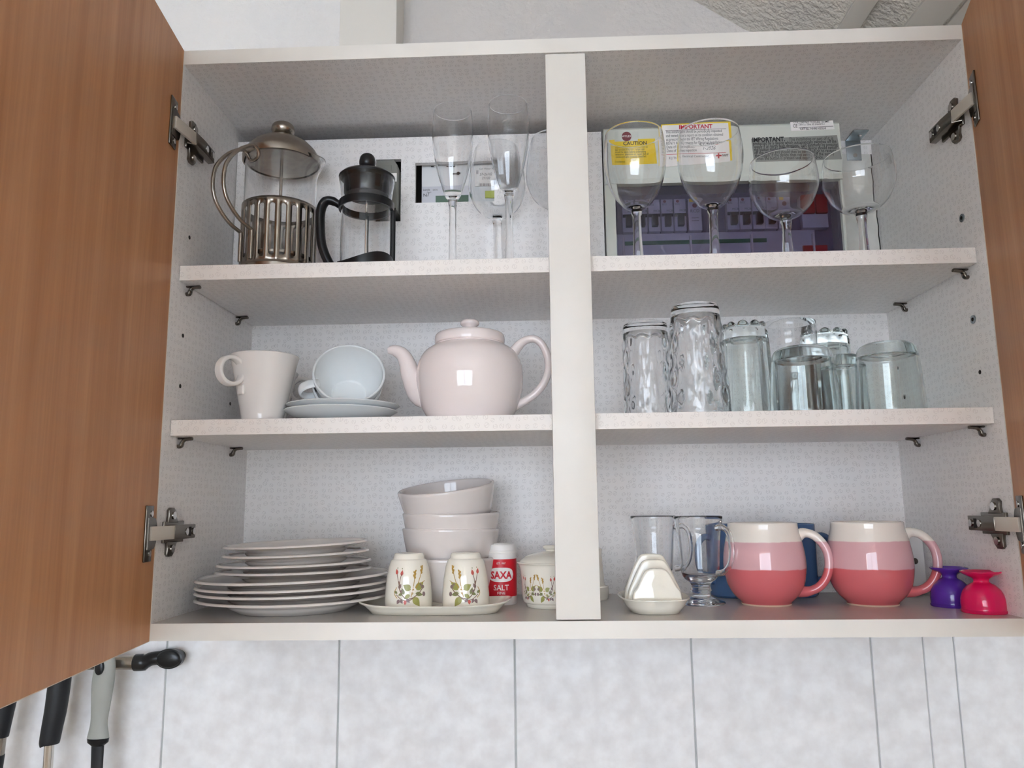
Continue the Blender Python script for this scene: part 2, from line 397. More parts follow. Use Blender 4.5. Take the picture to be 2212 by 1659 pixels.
# ------------------------------------------------------------------ the wall cabinet
cab = thing('wall_cabinet', (0, 0, 0), 'open double-door kitchen wall cabinet with wood-effect doors and white patterned lining', 'cabinet')
def edge_or_liner(n): return 1 if n.y < -.5 else 0
sl = box('side_panel', -.018, 0, 0, D + .004, -T, H + T, [M_LINER, M_WHITE], cab, uv=True, mfn=edge_or_liner)
sr = box('side_panel', IW, IW + .018, 0, D + .004, -T, H + T, [M_LINER, M_WHITE], cab, uv=True, mfn=edge_or_liner)
box('top_panel', 0, IW, 0, D, H, H + T, [M_LINER, M_WHITE], cab, uv=True, mfn=edge_or_liner)
box('bottom_panel', 0, IW, 0, D, -T, 0, [M_FLOOR, M_WHITE], cab, mfn=edge_or_liner)
bp = box('back_panel', 0, IW, D, D + .0035, 0, H, M_LINER, cab, uv=True)
box('centre_stile', .4562, .5056, .0002, .0175, .0015, H - .0018, M_WHITE, cab, .0009)
# bare strip of the back where the lining was cut away, with scorched edge
e = [(.8905, S1 + .001)] + [(.8905, H - .022)] + [(.962 - .002 * random.random(), H - .024 - (H - .026 - S1) * k / 16) for k in range(17)]
prism('bare_strip', e, D - .0015, D - .0002, M_ROUGH, bp)
prism('cut_edge', [(x + .0012, z) for x, z in e[2:]] + [(x - .0003, z) for x, z in e[2:][::-1]], D - .0018, D - .0002, M_HOLE, bp)
def disc(name, c, n, r, m, parent, h=.0004, seg=16):
    n = Vector(n).normalized(); q = n.to_track_quat('Z', 'Y'); v, f = lathe_data([(0, h), (r, h), (r, -.0002)], seg)
    return from_data(name, [q @ Vector(x) + Vector(c) for x in v], f, m, parent, 40)
for u, v in ((409, 513), (395, 725), (389, 834), (497, 872)): disc('pin_hole', aX(u, v, 0), (1, 0, 0), .0026, M_HOLE, sl)
for u, v in ((2079, 471), (2117, 804), (1947, 795), (1963, 858)): disc('pin_hole', aX(u, v, IW), (-1, 0, 0), .0026, M_HOLE, sr)
for u, v in ((2079, 471), (2103, 690)):
    disc('fixing_screw', aX(u, v, IW), (-1, 0, 0), .0052, M_ZINC, sr, .0012); disc('screw_recess', aX(u, v, IW) + Vector((-.0012, 0, 0)), (-1, 0, 0), .0022, M_HOLE, sr)
# shelf supports
for X, s, par in ((0, 1, sl), (IW, -1, sr)):
    for Yp in (.0415, .2015):
        for zs in (Z1, Z2):
            pth = [(X, Yp, zs - .011), (X + s * .0035, Yp, zs - .0105), (X + s * .005, Yp, zs - .006), (X + s * .0085, Yp, zs - .0028), (X + s * .017, Yp, zs - .0018)]
            v, f = tube_data(spl(pth, 4), [.0026] * 8 + [.0022] * 9, 10, 1.5); v2, f2 = tube_data([(X, Yp, zs - .0015), (X + s * .003, Yp, zs - .0015), (X + s * .017, Yp, zs - .0013)], .0012, 8, 2.6)
            from_data('shelf_pin', v + v2, f + [tuple(i + len(v) for i in q) for q in f2], M_NICKEL, par, 50)

# doors (open), each with its own hinge plates and arms
def door(px, py, ang, width, s, label):
    """hinge edge of the inner face at (px, py); s=+1 leaf runs out from the left side, -1 from the right side"""
    o = bpy.data.objects.new('door', None); COL.objects.link(o); o.parent = cab; o.location = (px, py, 0); o.rotation_euler = (0, 0, ang); o['label'] = label
    # local: leaf along -Y, inner face at x=0 looking s*(+X)
    box('leaf', -.018 if s > 0 else 0, 0 if s > 0 else .018, -width, 0, -T, H + T, M_WOOD, o)
    xa, xb = (-.0182, .0003) if s > 0 else (-.0003, .0182)
    box('edge_band', xa, xb, -width, 0, -T - .0006, -T, M_STRIP, o); box('edge_band', xa, xb, 0, .0006, -T, H + T, M_STRIP, o)
    return o
aL = math.atan(.121); aR = math.atan(-.30)
dl = door(-.0006, -.0012, aL, .496, 1, 'wood-effect door leaf swung open beside the plates')
dr = door(IW + .0004, -.0016, aR, .496, -1, 'wood-effect door leaf swung open beside the egg cups')
def hinge(dobj, side, X, s, zc, ang, px, py):
    ca, sa = math.cos(ang), math.sin(ang)
    def w(lx, ly): return px + lx * ca - ly * sa, py + lx * sa + ly * ca
    # cup plate on the leaf (local door space)
    a, b = (0, .0022) if s > 0 else (-.0022, 0)
    pl = box('hinge_plate', a, b, -.0345, -.0135, zc - .031, zc + .031, M_NICKEL, dobj, .0009)
    for dz in (-.022, .022): disc('screw', (s * .0022, -.020, zc + dz), (s, 0, 0), .0034, M_CHROME, dobj, .0008)
    prism('hinge_cup', [(-.0135 + .010 * math.cos(t), zc + .0175 * math.sin(t)) for t in [PI * (i / 10 - .5) for i in range(11)]] + [(-.030, zc + .0175), (-.030, zc - .0175)], s * .0005, s * .0032, M_NICKEL, dobj, axis='X')
    # pale arm from the leaf to the side panel, then the nickel body lying on the panel (world space under side panel)
    c0 = w(s * .004, -.026); c1 = (X + s * .0115, .020)
    v = []; dx, dy = c1[0] - c0[0], c1[1] - c0[1]; l = math.hypot(dx, dy); nx, ny = dy / l * .0016, -dx / l * .0016
    poly = [(c0[0] - nx, c0[1] - ny), (c1[0] - nx, c1[1] - ny), (c1[0] + nx, c1[1] + ny), (c0[0] + nx, c0[1] + ny)]
    prism('hinge_arm', poly, zc - .0078, zc + .0078, M_PALE_METAL, side, .0005, axis='Z')
    q = [(X + s * .0035, .012), (X + s * .0135, .0175), (X + s * .0145, .040), (X + s * .013, .072), (X + s * .004, .074)]
    prism('hinge_body', q, zc - .0085, zc + .0085, M_NICKEL, side, .001, axis='Z')
    box('hinge_slot', *sorted((X + s * .0128, X + s * .0142)), .0525, .0585, zc - .0055, zc + .0055, M_HOLE, side)
    for yy in (.047, .0655): disc('screw', (X + s * .0137, yy, zc), (s, .05, 0), .0042, M_CHROME, side, .0012)
    prism('mounting_plate', [(X, .012), (X + s * .0032, .013), (X + s * .0032, .062), (X, .063)], zc - .0125, zc + .0125, M_NICKEL, side, .0006, axis='Z')
    for dz in (-1, 1):
        pts = [(.0195, zc + dz * .011), (.0215, zc + dz * .019), (.0205, zc + dz * .0255), (.0245, zc + dz * .0285), (.0335, zc + dz * .0285), (.0385, zc + dz * .024), (.041, zc + dz * .017), (.046, zc + dz * .011)]
        prism('mounting_wing', pts, X, X + s * .0042, M_NICKEL, side, .0013, axis='X', smooth=40)
        disc('screw', (X + s * .0042, .0315, zc + dz * .0195), (s, 0, 0), .0046, M_CHROME, side, .0016)
for zc in (.591, .1005):
    hinge(dl, sl, 0, 1, zc, aL, -.0006, -.0012); hinge(dr, sr, IW, -1, zc, aR, IW + .0004, -.0016)

# ------------------------------------------------------------------ shelves
def lining_edge(n): return 1 if n.y < -.5 else 0
for z, nm in ((Z1, 'patterned shelf board carrying the wine glasses and cafetieres'), (Z2, 'patterned shelf board carrying the teapot and tumblers')):
    tag(box('shelf', .0008, IW - .0008, .018, D - .0005, z, z + T, [M_LINER, M_EDGE], None, .0003, uv=True, seg=1, mfn=lining_edge), nm, 'shelf', 'adjustable shelves')

# ------------------------------------------------------------------ top shelf, behind: meter cover board, isolator, meter
BY = .175
mc = thing('meter_cover_board', (.27, BY, S1), 'patterned cover board with two cut-outs behind the cafetieres and flutes', 'board')
bz = aY(900, 296, BY).z - S1; bx0, bx1 = .0015 - .27, aY(1303, 420, BY).x - .27
h1 = [aY(u, v, BY) for u, v in ((812, 345), (865, 478))]; h2 = [aY(u, v, BY) for u, v in ((897, 352), (1068, 434))]
xs = [bx0, h1[0].x - .27, h1[1].x - .27, h2[0].x - .27, h2[1].x - .27, bx1]
zs = [0, h1[1].z - S1, h2[1].z - S1, h2[0].z - S1, h1[0].z - S1, bz]
bm = bmesh.new(); g = {}
for i, x in enumerate(xs):
    for j, z in enumerate(zs): g[i, j] = bm.verts.new((x, 0, z))
for i in range(5):
    for j in range(5):
        if (i == 1 and 1 <= j <= 3) or (i == 3 and j == 2): continue
        bm.faces.new((g[i, j], g[i + 1, j], g[i + 1, j + 1], g[i, j + 1]))
r = bmesh.ops.extrude_face_region(bm, geom=bm.faces[:]); bmesh.ops.translate(bm, vec=(0, .009, 0), verts=[x for x in r['geom'] if isinstance(x, bmesh.types.BMVert)])
bmesh.ops.recalc_face_normals(bm, faces=bm.faces[:])
me = bpy.data.meshes.new('board_face'); bm.to_mesh(me); bm.free(); add_uv(me); link('board_face', me, M_LINER, mc)
box('end_return', bx1 - .009, bx1, .009, D - BY - .002, 0, bz, M_LINER, mc, uv=True)

tag(box('cavity_shade_sheet', .012, .522, .2585, D - .0008, S1 + .001, H - .003, M_HOLE, None, .0008), 'near-black sheet added for cavity shade, just visible through the cover board cut-outs', 'board')  # near-black sheet added so the cavity behind the cut-outs looks shaded
def world_fn(Y): return lambda x, z: (x, Y, z)
def px_fn(Y):                       # print laid out in photo pixels on the plane at depth Y
    return lambda u, v: tuple(aY(u, v, Y))
iso = thing('isolator_switch', (0, 0, 0), 'grey isolator box poking through the cover board beside the small cafetiere', 'switch box')
a, b = aY(813, 346, .158), aY(857, 453, .158)
prism('case', [(a.x, b.z), (b.x, b.z), (b.x, a.z - .008), (b.x - .005, a.z), (a.x + .003, a.z), (a.x, a.z - .003)], .158, .258, M_METERG, iso, .001)
c = aY(818, 357, .1575); d = aY(845, 395, .1575)
box('cover_plate', c.x, d.x, .1572, .159, d.z, c.z, M_METERG, iso, .0006)
box('label_plate', aY(845, 374, .157).x, aY(857, 374, .157).x, .1568, .1582, aY(850, 392, .157).z, aY(850, 374, .157).z, M_PAPER, iso)
mt = thing('electricity_meter', (0, 0, 0), 'white electricity meter with a green display seen through the cover board cut-out', 'meter')
a, b = aY(911, 345, .192), aY(1085, 470, .192)
box('case', a.x, b.x, .192, .258, b.z, a.z, M_METER, mt, .0015)
L = aY(911, 404, .1915)
box('front_plate', a.x + .001, aY(1014, 400, .1915).x, .1905, .192, b.z + .002, L.z, M_MCB, mt, .0004)
box('display', aY(941, 423, .19).x, aY(1012, 423, .19).x, .1898, .1906, aY(941, 445, .19).z, aY(941, 423, .19).z, M_LCD, mt)
box('lime_display', aY(1047, 412, .19).x, aY(1068, 412, .19).x, .1898, .1921, aY(1047, 427, .19).z, aY(1047, 412, .19).z, M_LCDY, mt)
box('meter_label', aY(1022, 357, .19).x, aY(1075, 357, .19).x, .1905, .1921, aY(1022, 402, .19).z, aY(1022, 357, .19).z, M_PAPER, mt)
fl = Flat(); fn = world_fn(.1902); k = 1.08 / FPX
def pt(u, v, Y=.1902): q = aY(u, v, Y); return q.x, q.z
x, z = pt(913.5, 412); fl.text('Landis', x, z, 6.5 * k, M_INK, fn); x, z = pt(922, 417); fl.text('Gyr+', x, z, 5 * k, M_INK, fn)
x, z = pt(935, 412); fl.text('E470', x, z, 5.5 * k, M_INKG, fn); x, z = pt(914, 425); fl.text('N', x, z, 11 * k, M_INK, fn)
fl.line([pt(922, 421), pt(924, 424.5), pt(927, 416)], .9 * k, M_INK, fn)
for u in (931, 962, 970, 978): fl.line([pt(u, 360), pt(u + 6, 360)], 2.2 * k, M_INK, fn)
fl.line([pt(978, 376), pt(998, 375)], 4 * k, M_INKG, fn); fl.poly([pt(u, v) for u, v in ell(992, 375, 4, 4, 12)], M_INKG, fn)
fl.build('lettering', mt); fl = Flat()
x, z = pt(1033, 367); fl.text('Ctrl Meter R', x, z, 6.5 * k, M_INKG, fn)
x, z = pt(1034, 379); fl.text('57-2a102', x, z, 8 * k, M_INKG, fn, shear=.3); x, z = pt(1039, 387); fl.text('37132', x, z, 8 * k, M_INKG, fn, shear=.3)
for i in range(11): fl.line([pt(1033 + i * 2.6, 396), pt(1033 + i * 2.6, 402)], (.8 + (i * 7 % 3) * .4) * k, M_INKG, fn)
fl.line([pt(1027, 368), pt(1027, 376)], 1.4 * k, M_INKG, fn); fl.line([pt(1030, 368), pt(1030, 376)], 1.4 * k, M_INKG, fn)
fl.build('label_print', mt)

# ------------------------------------------------------------------ consumer unit
CY = .160
cu = thing('consumer_unit', (0, 0, 0), 'pale grey electrical consumer unit with warning labels behind the large wine glasses', 'fuse box')
x0, x1, zt = aY(1303, 272, CY).x, aY(1812, 253, CY).x, .6625
box('case', x0, x1 + .002, .207, .263, S1 + .0005, zt - .001, M_CUCASE, cu, .002)
box('case_side', x0, x0 + .0145, .184, .207, S1 + .0005, zt - .001, M_CUCASE, cu); box('case_side', x1 - .004, x1 + .001, .184, .207, S1 + .0005, zt - .001, M_CUCASE, cu)
zl = aY(1560, 396, CY + .01).z
prof = [(.2068, zt), (CY + .004, zt), (CY, zt - .004), (CY, zl + .024), (CY + .0065, zl + .0085), (CY + .0035, zl + .0075), (CY + .0035, zl), (.2068, zl)]
prism('lid', prof, x0, x1, M_CUCASE, cu, .0008, axis='X')
box('frame_side', x0, x0 + .0145, CY + .004, .184, S1 + .0005, zl, M_CUCASE, cu, .001)
box('frame_side', x1 - .004, x1, CY + .006, .184, S1 + .0005, zl, M_CUCASE, cu, .001)
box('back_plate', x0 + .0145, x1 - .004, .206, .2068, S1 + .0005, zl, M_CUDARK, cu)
box('lower_cover', x0 + .016, x1 - .03, .203, .2062, S1 + .001, aY(1400, 503, .2).z, M_MCB, cu, .001)
box('cover_window', x0 + .0165, x1 - .0045, .172, .1732, S1 + .0008, zl - .001, M_SMOKE, cu)
def zpx(v, Y=.195, u=1580): return aY(u, v, Y).z
def breaker(u, wpx, lab, red=False):
    q = aY(u, 450, .192); w = wpx * 1.081 / FPX / 2; dz = (u - 1450) * .02 * 1.08 / FPX
    t0, t1, t2, t3 = zpx(428) - 0, zpx(460), zpx(488), zpx(497)
    br = box('breaker', q.x - w + .0004, q.x + w - .0004, .193, .2045, t3, t0, M_MCB, cu, .0006)
    if red:
        box('rocker', q.x - w * .92, q.x - .0008, .188, .194, zpx(468), zpx(428), M_DKRED, br, .001); box('rocker', q.x + .0008, q.x + w * .92, .188, .194, zpx(468), zpx(428), M_DKRED, br, .001); return
    f = Flat(); g = world_fn(.1927)
    if lab == 'MCB':
        box('toggle_bar', q.x - w * .92, q.x + w * .92, .190, .1935, zpx(466), t1, M_BLACK, br, .0004)
        box('toggle', q.x - w * .5, q.x + w * .5, .184, .1935, t2, zpx(464), M_BLACK, br, .0006)
        f.poly(ell(q.x - w * .35, zpx(433), .0022, .0022, 12), M_INKB, g)
        f.text('B32', q.x - w * .75, zpx(441), .0042, M_INKG, g); f.text('MCB', q.x - w * .1, zpx(455), .0046, M_INKG, g)
    else:
        box('rating_patch', q.x - w * .75, q.x - w * .1, .1925, .1935, zpx(435), zpx(429), M_YELLOW, br)
        f.poly(ell(q.x, zpx(443), .0035, .0035, 14), M_INKB, g); f.text('RCD', q.x, zpx(458), .0066, M_INKG, g, align='CENTER')
        f.line([(q.x - w * .5, zpx(470)), (q.x + w * .5, zpx(470))], .0008, M_INKG, g); f.line([(q.x - w * .5, zpx(476)), (q.x + w * .5, zpx(476))], .0008, M_INKG, g)
    f.build('breaker_print', br)
for u in (1357, 1385, 1413, 1441, 1469): breaker(u, 27.5, 'MCB')
breaker(1501, 31, 'RCD')
for u in (1583, 1610, 1638, 1665): breaker(u, 27.3, 'MCB')
breaker(1695, 30, 'RCD'); breaker(1760, 58, '', True)
box('earth_reflection', x0 + .03, x1 - .10, .2015, .2031, zpx(521), zpx(513), M_GREEN, cu)  # green bar drawn in for the earth strip's reflection
box('red_sleeve', aY(1735, 535, .2).x, aY(1787, 535, .2).x, .199, .2031, zpx(547), zpx(532), M_DKRED, cu)
for u in (1345, 1490, 1622, 1755): box('cable_rib', aY(u, 530, .2).x, aY(u + 4, 530, .2).x, .196, .2032, S1 + .002, zpx(505), M_WHITEPL, cu, .0005)
LY = CY - .0004
def card(name, quad, m, lab=None):
    v = [tuple(aY(u, w, LY)) for u, w in quad]; v += [(p[0], CY + .0003, p[2]) for p in v]
    o = from_data(name, v, [(0, 1, 2, 3), (7, 6, 5, 4), (0, 4, 5, 1), (1, 5, 6, 2), (2, 6, 7, 3), (3, 7, 4, 0)], m, cu)
    if lab: o['label'] = lab
    return o
K = (CY - CAM.y) / FPX
def lab_text(rows, m, parent, skew=-.036):
    f = Flat(); g = world_fn(LY - .0003)
    for t, u, v, size, mm, opt in rows:
        q = aY(u, v, LY)
        f.text(t, q.x, q.z, size * K * 1.38, mm, g, **opt)
    return f
# yellow caution sticker with the round logo above it
lg = card('logo_label', [(1326, 306), (1326, 284), (1378, 282), (1378, 304)], M_CUCASE)
yl = card('caution_label', [(1318, 357), (1312, 302), (1417, 299), (1424, 353)], M_YELLOW, 'yellow caution label')
f = Flat(); g = world_fn(LY - .0003); q = aY(1353, 295, LY)
f.poly(ell(q.x, q.z, .0072, .0072, 28), M_INKB, g)
f.text('WYLEX', q.x, q.z - .0013, .0042, M_PAPER, world_fn(LY - .0006), align='CENTER', bold=.01)
f.build('logo_print', lg); f = Flat()
q = aY(1372, 313, LY); f.text('CAUTION', q.x, q.z, .0078, M_INK, g, align='CENTER', bold=.015)
for i, t in enumerate(('This installation has wiring colours to', 'two versions of BS7671. Great care', 'should be taken before undertaking', 'extension, alteration or repair that all', 'conductors are correctly identified.')):
    q = aY(1325 + i * .6, 321 + i * 5.2, LY); f.text(t, q.x, q.z, .0048, M_INK, g, width=(56, 50, 52, 56, 52)[i] * 1.42 * K)
q = aY(1325, 352, LY); f.text('CA5780402', q.x, q.z, .0033, M_INK, g)
f.build('lettering', yl)
# white inspection label with yellow border
card('label_border', [(1429, 358), (1428, 269), (1581, 262), (1586, 346)], M_YELLOW)
LY -= .0002
wl = card('inspection_label', [(1431, 361), (1430, 271), (1575, 265), (1581, 348)], M_PAPER, 'white inspection label headed IMPORTANT')
f = Flat(); g = world_fn(LY - .0003)
def row(t, u, v, size, m, width=None, **o):
    q = aY(u, v, LY); f.text(t, q.x, q.z, size, m, g, width=None if width is None else width * K, **o)
row('IMPORTANT', 1467, 279, .0085, M_INKR, 76, bold=.03)
for i, (t, w) in enumerate((('This installation should be periodically inspected', 128), ('and tested and a report on its condition obtained', 130), ('as prescribed in the IET Wiring Regulations', 118), ('BS7671 Requirements for Electrical Installations', 130), ('Date of last inspection', 62), ('Date of next inspection', 66))):
    row(t, 1438 + i * .5, 288.5 + i * 8.1, .0062, M_INK, w)
row('9-1-2021', 1510, 316, .0070, M_INK, 34, shear=.4); row('1-2026', 1518, 324, .0070, M_INK, 30, shear=.4)
for v0 in (280.5, 332): f.line([(aY(1437, v0 + 2, LY).x, aY(1437, v0 + 2, LY).z), (aY(1570, v0 - 2.5, LY).x, aY(1570, v0 - 2.5, LY).z)], .0006, M_INKR if v0 > 300 else M_INK, g)
row('Electrical Contractor', 1468, 341, .0048, M_INK, 66); row('E J Th', 1446, 344, .0048, M_INK, 16)
for pts in ([(1553, 331), (1553, 342)], [(1547, 336.5), (1560, 336)]): f.line([(aY(u, v, LY).x, aY(u, v, LY).z) for u, v in pts], .0022, M_INKR, g)
row('NAPIT', 1562, 338, .005, M_INK, 15, bold=.02)
f.build('lettering', wl)
# grey test-quarterly label
gl = card('test_label', [(1629, 350), (1623, 300), (1808, 292), (1818, 344)], M_GREYLBL, 'grey label headed IMPORTANT')
f = Flat(); g = world_fn(LY - .0003)
row('IMPORTANT.', 1625.5, 307, .0095, M_INK, 73, bold=.03); row('This installation or part of it, is', 1705, 304.5, .0072, M_INK, 98, shear=.15)
for i, (t, w) in enumerate((('protected by a device which automatically switches off the', 186), ('supply if an earth fault develops. Test quarterly by pressing', 188), ('the button marked "T" or "Test". The device should switch', 185), ('off the supply and should then be switched on to restore', 182), ('the supply. If the device does not switch off the supply', 176), ('when the button is pressed seek expert advice.', 152))):
    row(t, 1627 + i * .9, 313.6 + i * 6.6, .0071, M_INK, w, bold=.008)
f.build('lettering', gl)
# rating label
rl = card('rating_label', [(1709, 283), (1707, 264), (1799, 260), (1803, 279)], M_PAPER, 'small white rating label')
f = Flat(); g = world_fn(LY - .0003)
row('TOTAL LOAD NOT TO EXCEED 100 AMPS', 1712, 267, .0042, M_INK, 82, bold=.01); row('230V a.c. 50Hz. BS EN60439-3', 1725, 271.5, .0038, M_INK, 58)
row('CE', 1713, 276, .0075, M_INK, 10); row('CAT No. NHRS10SSLHI', 1728, 281, .0042, M_INK, 58, bold=.01)
f.line([(aY(1725, 276.5, LY).x, aY(1725, 276.5, LY).z), (aY(1800, 272.5, LY).x, aY(1800, 272.5, LY).z)], .0006, M_INK, g)
f.build('lettering', rl)
# zinc angle bracket in the corner
br = thing('angle_bracket', (0, 0, 0), 'small zinc angle bracket screwed under the cabinet top beside the consumer unit', 'bracket')
q0, q1 = aY(1829, 311, .2575), aY(1864, 343, .2575)
box('wall_plate', q0.x, q1.x, .2605, .2628, q1.z, H - .0004, M_ZINC, br, .0004)
box('top_plate', q0.x, q1.x, .2285, .2628, H - .0022, H - .0003, M_ZINC, br, .0004)
q = aY(1847, 336, .26); disc('screw', (q.x, .2605, q.z), (0, -1, 0), .0032, M_CHROME, br, .0014)
disc('screw', (q.x + .002, .242, H - .0022), (0, 0, -1), .003, M_CHROME, br, .0012)

# ------------------------------------------------------------------ cafetieres
def cage(parent, R, z0, z1, s0, s1, n, wfrac, m):
    v, f = [], []; half = PI / n; sw = half * wfrac; K2 = 24
    for k in range(n):
        a0 = 2 * PI * k / n; ar = sw * R
        inner, outer = [], []
        for i in range(K2):
            t = 2 * PI * i / K2; c, s = math.cos(t), math.sin(t)
            zc = (s1 - ar if s >= 0 else s0 + ar)
            inner.append((a0 + sw * c, zc + ar * s))
            big = max(abs(c), abs(s)); cx, sx = c / big, s / big
            zz = (z1 if sx > .999 else z0 if sx < -.999 else (zc + (z1 - zc) * sx if sx >= 0 else zc + (zc - z0) * sx))
            outer.append((a0 + half * cx, zz))
        b = len(v)
        for A, Z in inner + outer: v.append((R * math.cos(A), R * math.sin(A), Z))
        for i in range(K2):
            j = (i + 1) % K2; f.append((b + i, b + j, b + K2 + j, b + K2 + i))
    bm = bmesh.new(); V = [bm.verts.new(x) for x in v]
    for q in f: bm.faces.new([V[i] for i in q])
    bmesh.ops.remove_doubles(bm, verts=bm.verts[:], dist=.00005); bmesh.ops.recalc_face_normals(bm, faces=bm.faces[:])
    me = bpy.data.meshes.new('steel_cage'); bm.to_mesh(me); bm.free(); o = link('steel_cage', me, m, parent, 40)
    md = o.modifiers.new('thickness', 'SOLIDIFY'); md.thickness = .0012; md.offset = 0; return o
px, py = .0925, .106
p1 = thing('cafetiere', (px, py, S1), 'large steel cafetiere with slotted cage and domed lid', 'cafetiere')
R = .0478
def spout(a, r, z, i):
    d = math.cos(a) ** 9 if math.cos(a) > 0 else 0
    k = max(0, (z - .152) / .024); return r + d * .012 * min(k, 1.2) * (1 if r > .03 else 0), z
o_ = spl([(0, .0185), (.035, .0185), (.0455, .022), (R, .030), (R, .08), (R, .14), (R, .165), (R + .0012, .1745)], 4)
lathe('glass_beaker', vessel(o_, .0016, .003), M_GLASSB, p1, 72, 45, warp=spout)
cage(p1, R + .0014, .0165, .1055, .026, .096, 22, .47, M_STEEL)
lathe('base_ring', [(.0462, .0), (.0495, .0), (.0500, .004), (.0495, .018), (.0478, .018), (.0475, .004), (.0462, 0)], M_STEEL, p1)
lathe('lid', [(.0492, .170), (.0515, .1705), (.052, .178), (.0505, .1815), (.046, .189), (.038, .1975), (.028, .204), (.018, .2075), (.0115, .209), (.0085, .2105), (0, .2108)] + [(0, .2095), (.018, .206), (.037, .196), (.047, .184), (.0492, .177), (.0492, .170)], M_STEEL, p1, 72)
lathe('lid_liner', [(0, .1712), (.0485, .1712), (.0488, .1730), (0, .1735)], M_STEEL, p1, 64)
lathe('lid_knob', spl([(.0085, .2100), (.0072, .2125), (.0125, .2145), (.0155, .2195), (.0145, .2265), (.009, .2305), (0, .2315)], 4), M_STEEL, p1, 40)
tube('plunger_rod', [(0, 0, .036), (0, 0, .211)], .0022, M_STEEL, p1)
lathe('plunger_disc', [(0, .028), (.040, .028), (.0455, .031), (.0455, .034), (.040, .037), (.012, .037), (.006, .044), (0, .044)], M_STEEL, p1, 48)
lathe('plunger_mesh', [(0, .0235), (.0445, .0235), (.0458, .0265), (.0445, .0285), (0, .0285)], M_NICKEL, p1, 48)
A = [(523.9, 321), (500, 327), (481.9, 340), (468, 358), (462.9, 375), (461, 393), (462, 410.5), (467, 431), (476.5, 451), (489, 470), (503.6, 486.5), (519, 499), (525.8, 505.5), (525, 530), (521, 565)]
hd_, hp_ = Vector((-.50, -.866, 0)), Vector((.866, -.50, 0))
def hplane(u, v):
    d = ray(u, v); c = Vector((px, py, S1)); t = (c - CAM).dot(hp_) / d.dot(hp_); return CAM + d * t - c
mid = [hplane(u + 10, v - 2) for u, v in A]
mid = [p + hd_ * max(0, .0540 - p.dot(hd_)) if k_ > 8 else p for k_, p in enumerate(mid)]
wa = [tuple(p + hp_ * .0105) for p in mid]; wb = [tuple(p - hp_ * .0105) for p in mid]
e0 = mid[0] - hd_ * .009
loop = [tuple(e0 + hp_ * .0105 + Vector((0, 0, -.003))), tuple(e0 - hd_ * .003 + hp_ * .008 + Vector((0, 0, -.010))), tuple(e0 - hd_ * .003 + Vector((0, 0, -.0135))), tuple(e0 - hd_ * .003 - hp_ * .008 + Vector((0, 0, -.010))), tuple(e0 - hp_ * .0105 + Vector((0, 0, -.003)))]
path = spl(wa[::-1] + loop + wb, 4)
tube('wire_handle', path, .0026, M_STEEL, p1, 10, up=(.2, 1, .1))

p2 = thing('cafetiere', (.2128, .100, S1), 'small glass cafetiere in a black plastic frame', 'cafetiere')
R = .0338
o_ = spl([(0, .0045), (.028, .0045), (.0325, .0075), (R, .014), (R, .06), (R, .105), (R + .0008, .122), (R + .0032, .137), (R + .0036, .142)], 4)
lathe('glass_beaker', vessel(o_, .0015, .0025), M_GLASSB, p2, 64)
lathe('lid', [(0, .118), (.029, .118), (.0305, .121), (.0305, .140), (.0375, .142), (.0378, .1445), (.035, .1475), (.024, .152), (.012, .1545), (.006, .156), (0, .156)], M_BLACK, p2, 64)
lathe('lid_knob', spl([(.0065, .155), (.0068, .158), (.0102, .1625), (.0110, .168), (.0095, .1745), (.0055, .1785), (0, .1792)], 4), M_BLACK, p2, 40)
tube('plunger_rod', [(0, 0, .012), (0, 0, .15)], .0016, M_CHROME, p2)
lathe('plunger_disc', [(0, .0075), (.029, .0075), (.0315, .0095), (.029, .012), (.006, .0125), (.0045, .019), (0, .019)], M_STEEL, p2, 40)
lathe('frame_ring', [(R + .0003, .0985), (R + .003, .098), (R + .0036, .103), (R + .003, .1085), (R + .0003, .108), (R + .0003, .0985)], M_BLACK, p2, 64)
def wavy(a, r, z, i): return r, z + (.006 * math.cos(2 * (a + .6)) if z > .02 else 0)
lathe('frame_base', [(0, 0), (.032, 0), (.0355, .002), (R + .0032, .008), (R + .0032, .026), (R + .0003, .027), (R + .0003, .0042), (0, .0042)], M_BLACK, p2, 64, warp=wavy)
for a in (math.radians(8), math.radians(100)):
    c, s = math.cos(a), math.sin(a); tx, ty = -s, c; r0 = R + .0018
    pr = [(c * r0 + tx * w_, s * r0 + ty * w_) for w_ in (-.0035, 0, .0035)]
    tube('frame_strut', [(c * r0, s * r0, .02), (c * r0, s * r0, .103)], .0034, M_BLACK, p2, 10, .5, up=(tx, ty, 0))
hp = spl([(-.034, -.004, .1045), (-.045, -.006, .1105), (-.054, -.007, .110), (-.0595, -.008, .099), (-.0605, -.008, .080), (-.0575, -.008, .050), (-.0485, -.007, .026), (-.037, -.004, .010), (-.030, -.002, .005)], 5)
tube('handle', hp, [.0052] * 4 + [.0058] * 6 + [.0062] * (len(hp) - 16) + [.0058] * 6, M_BLACK, p2, 14, 1.25)

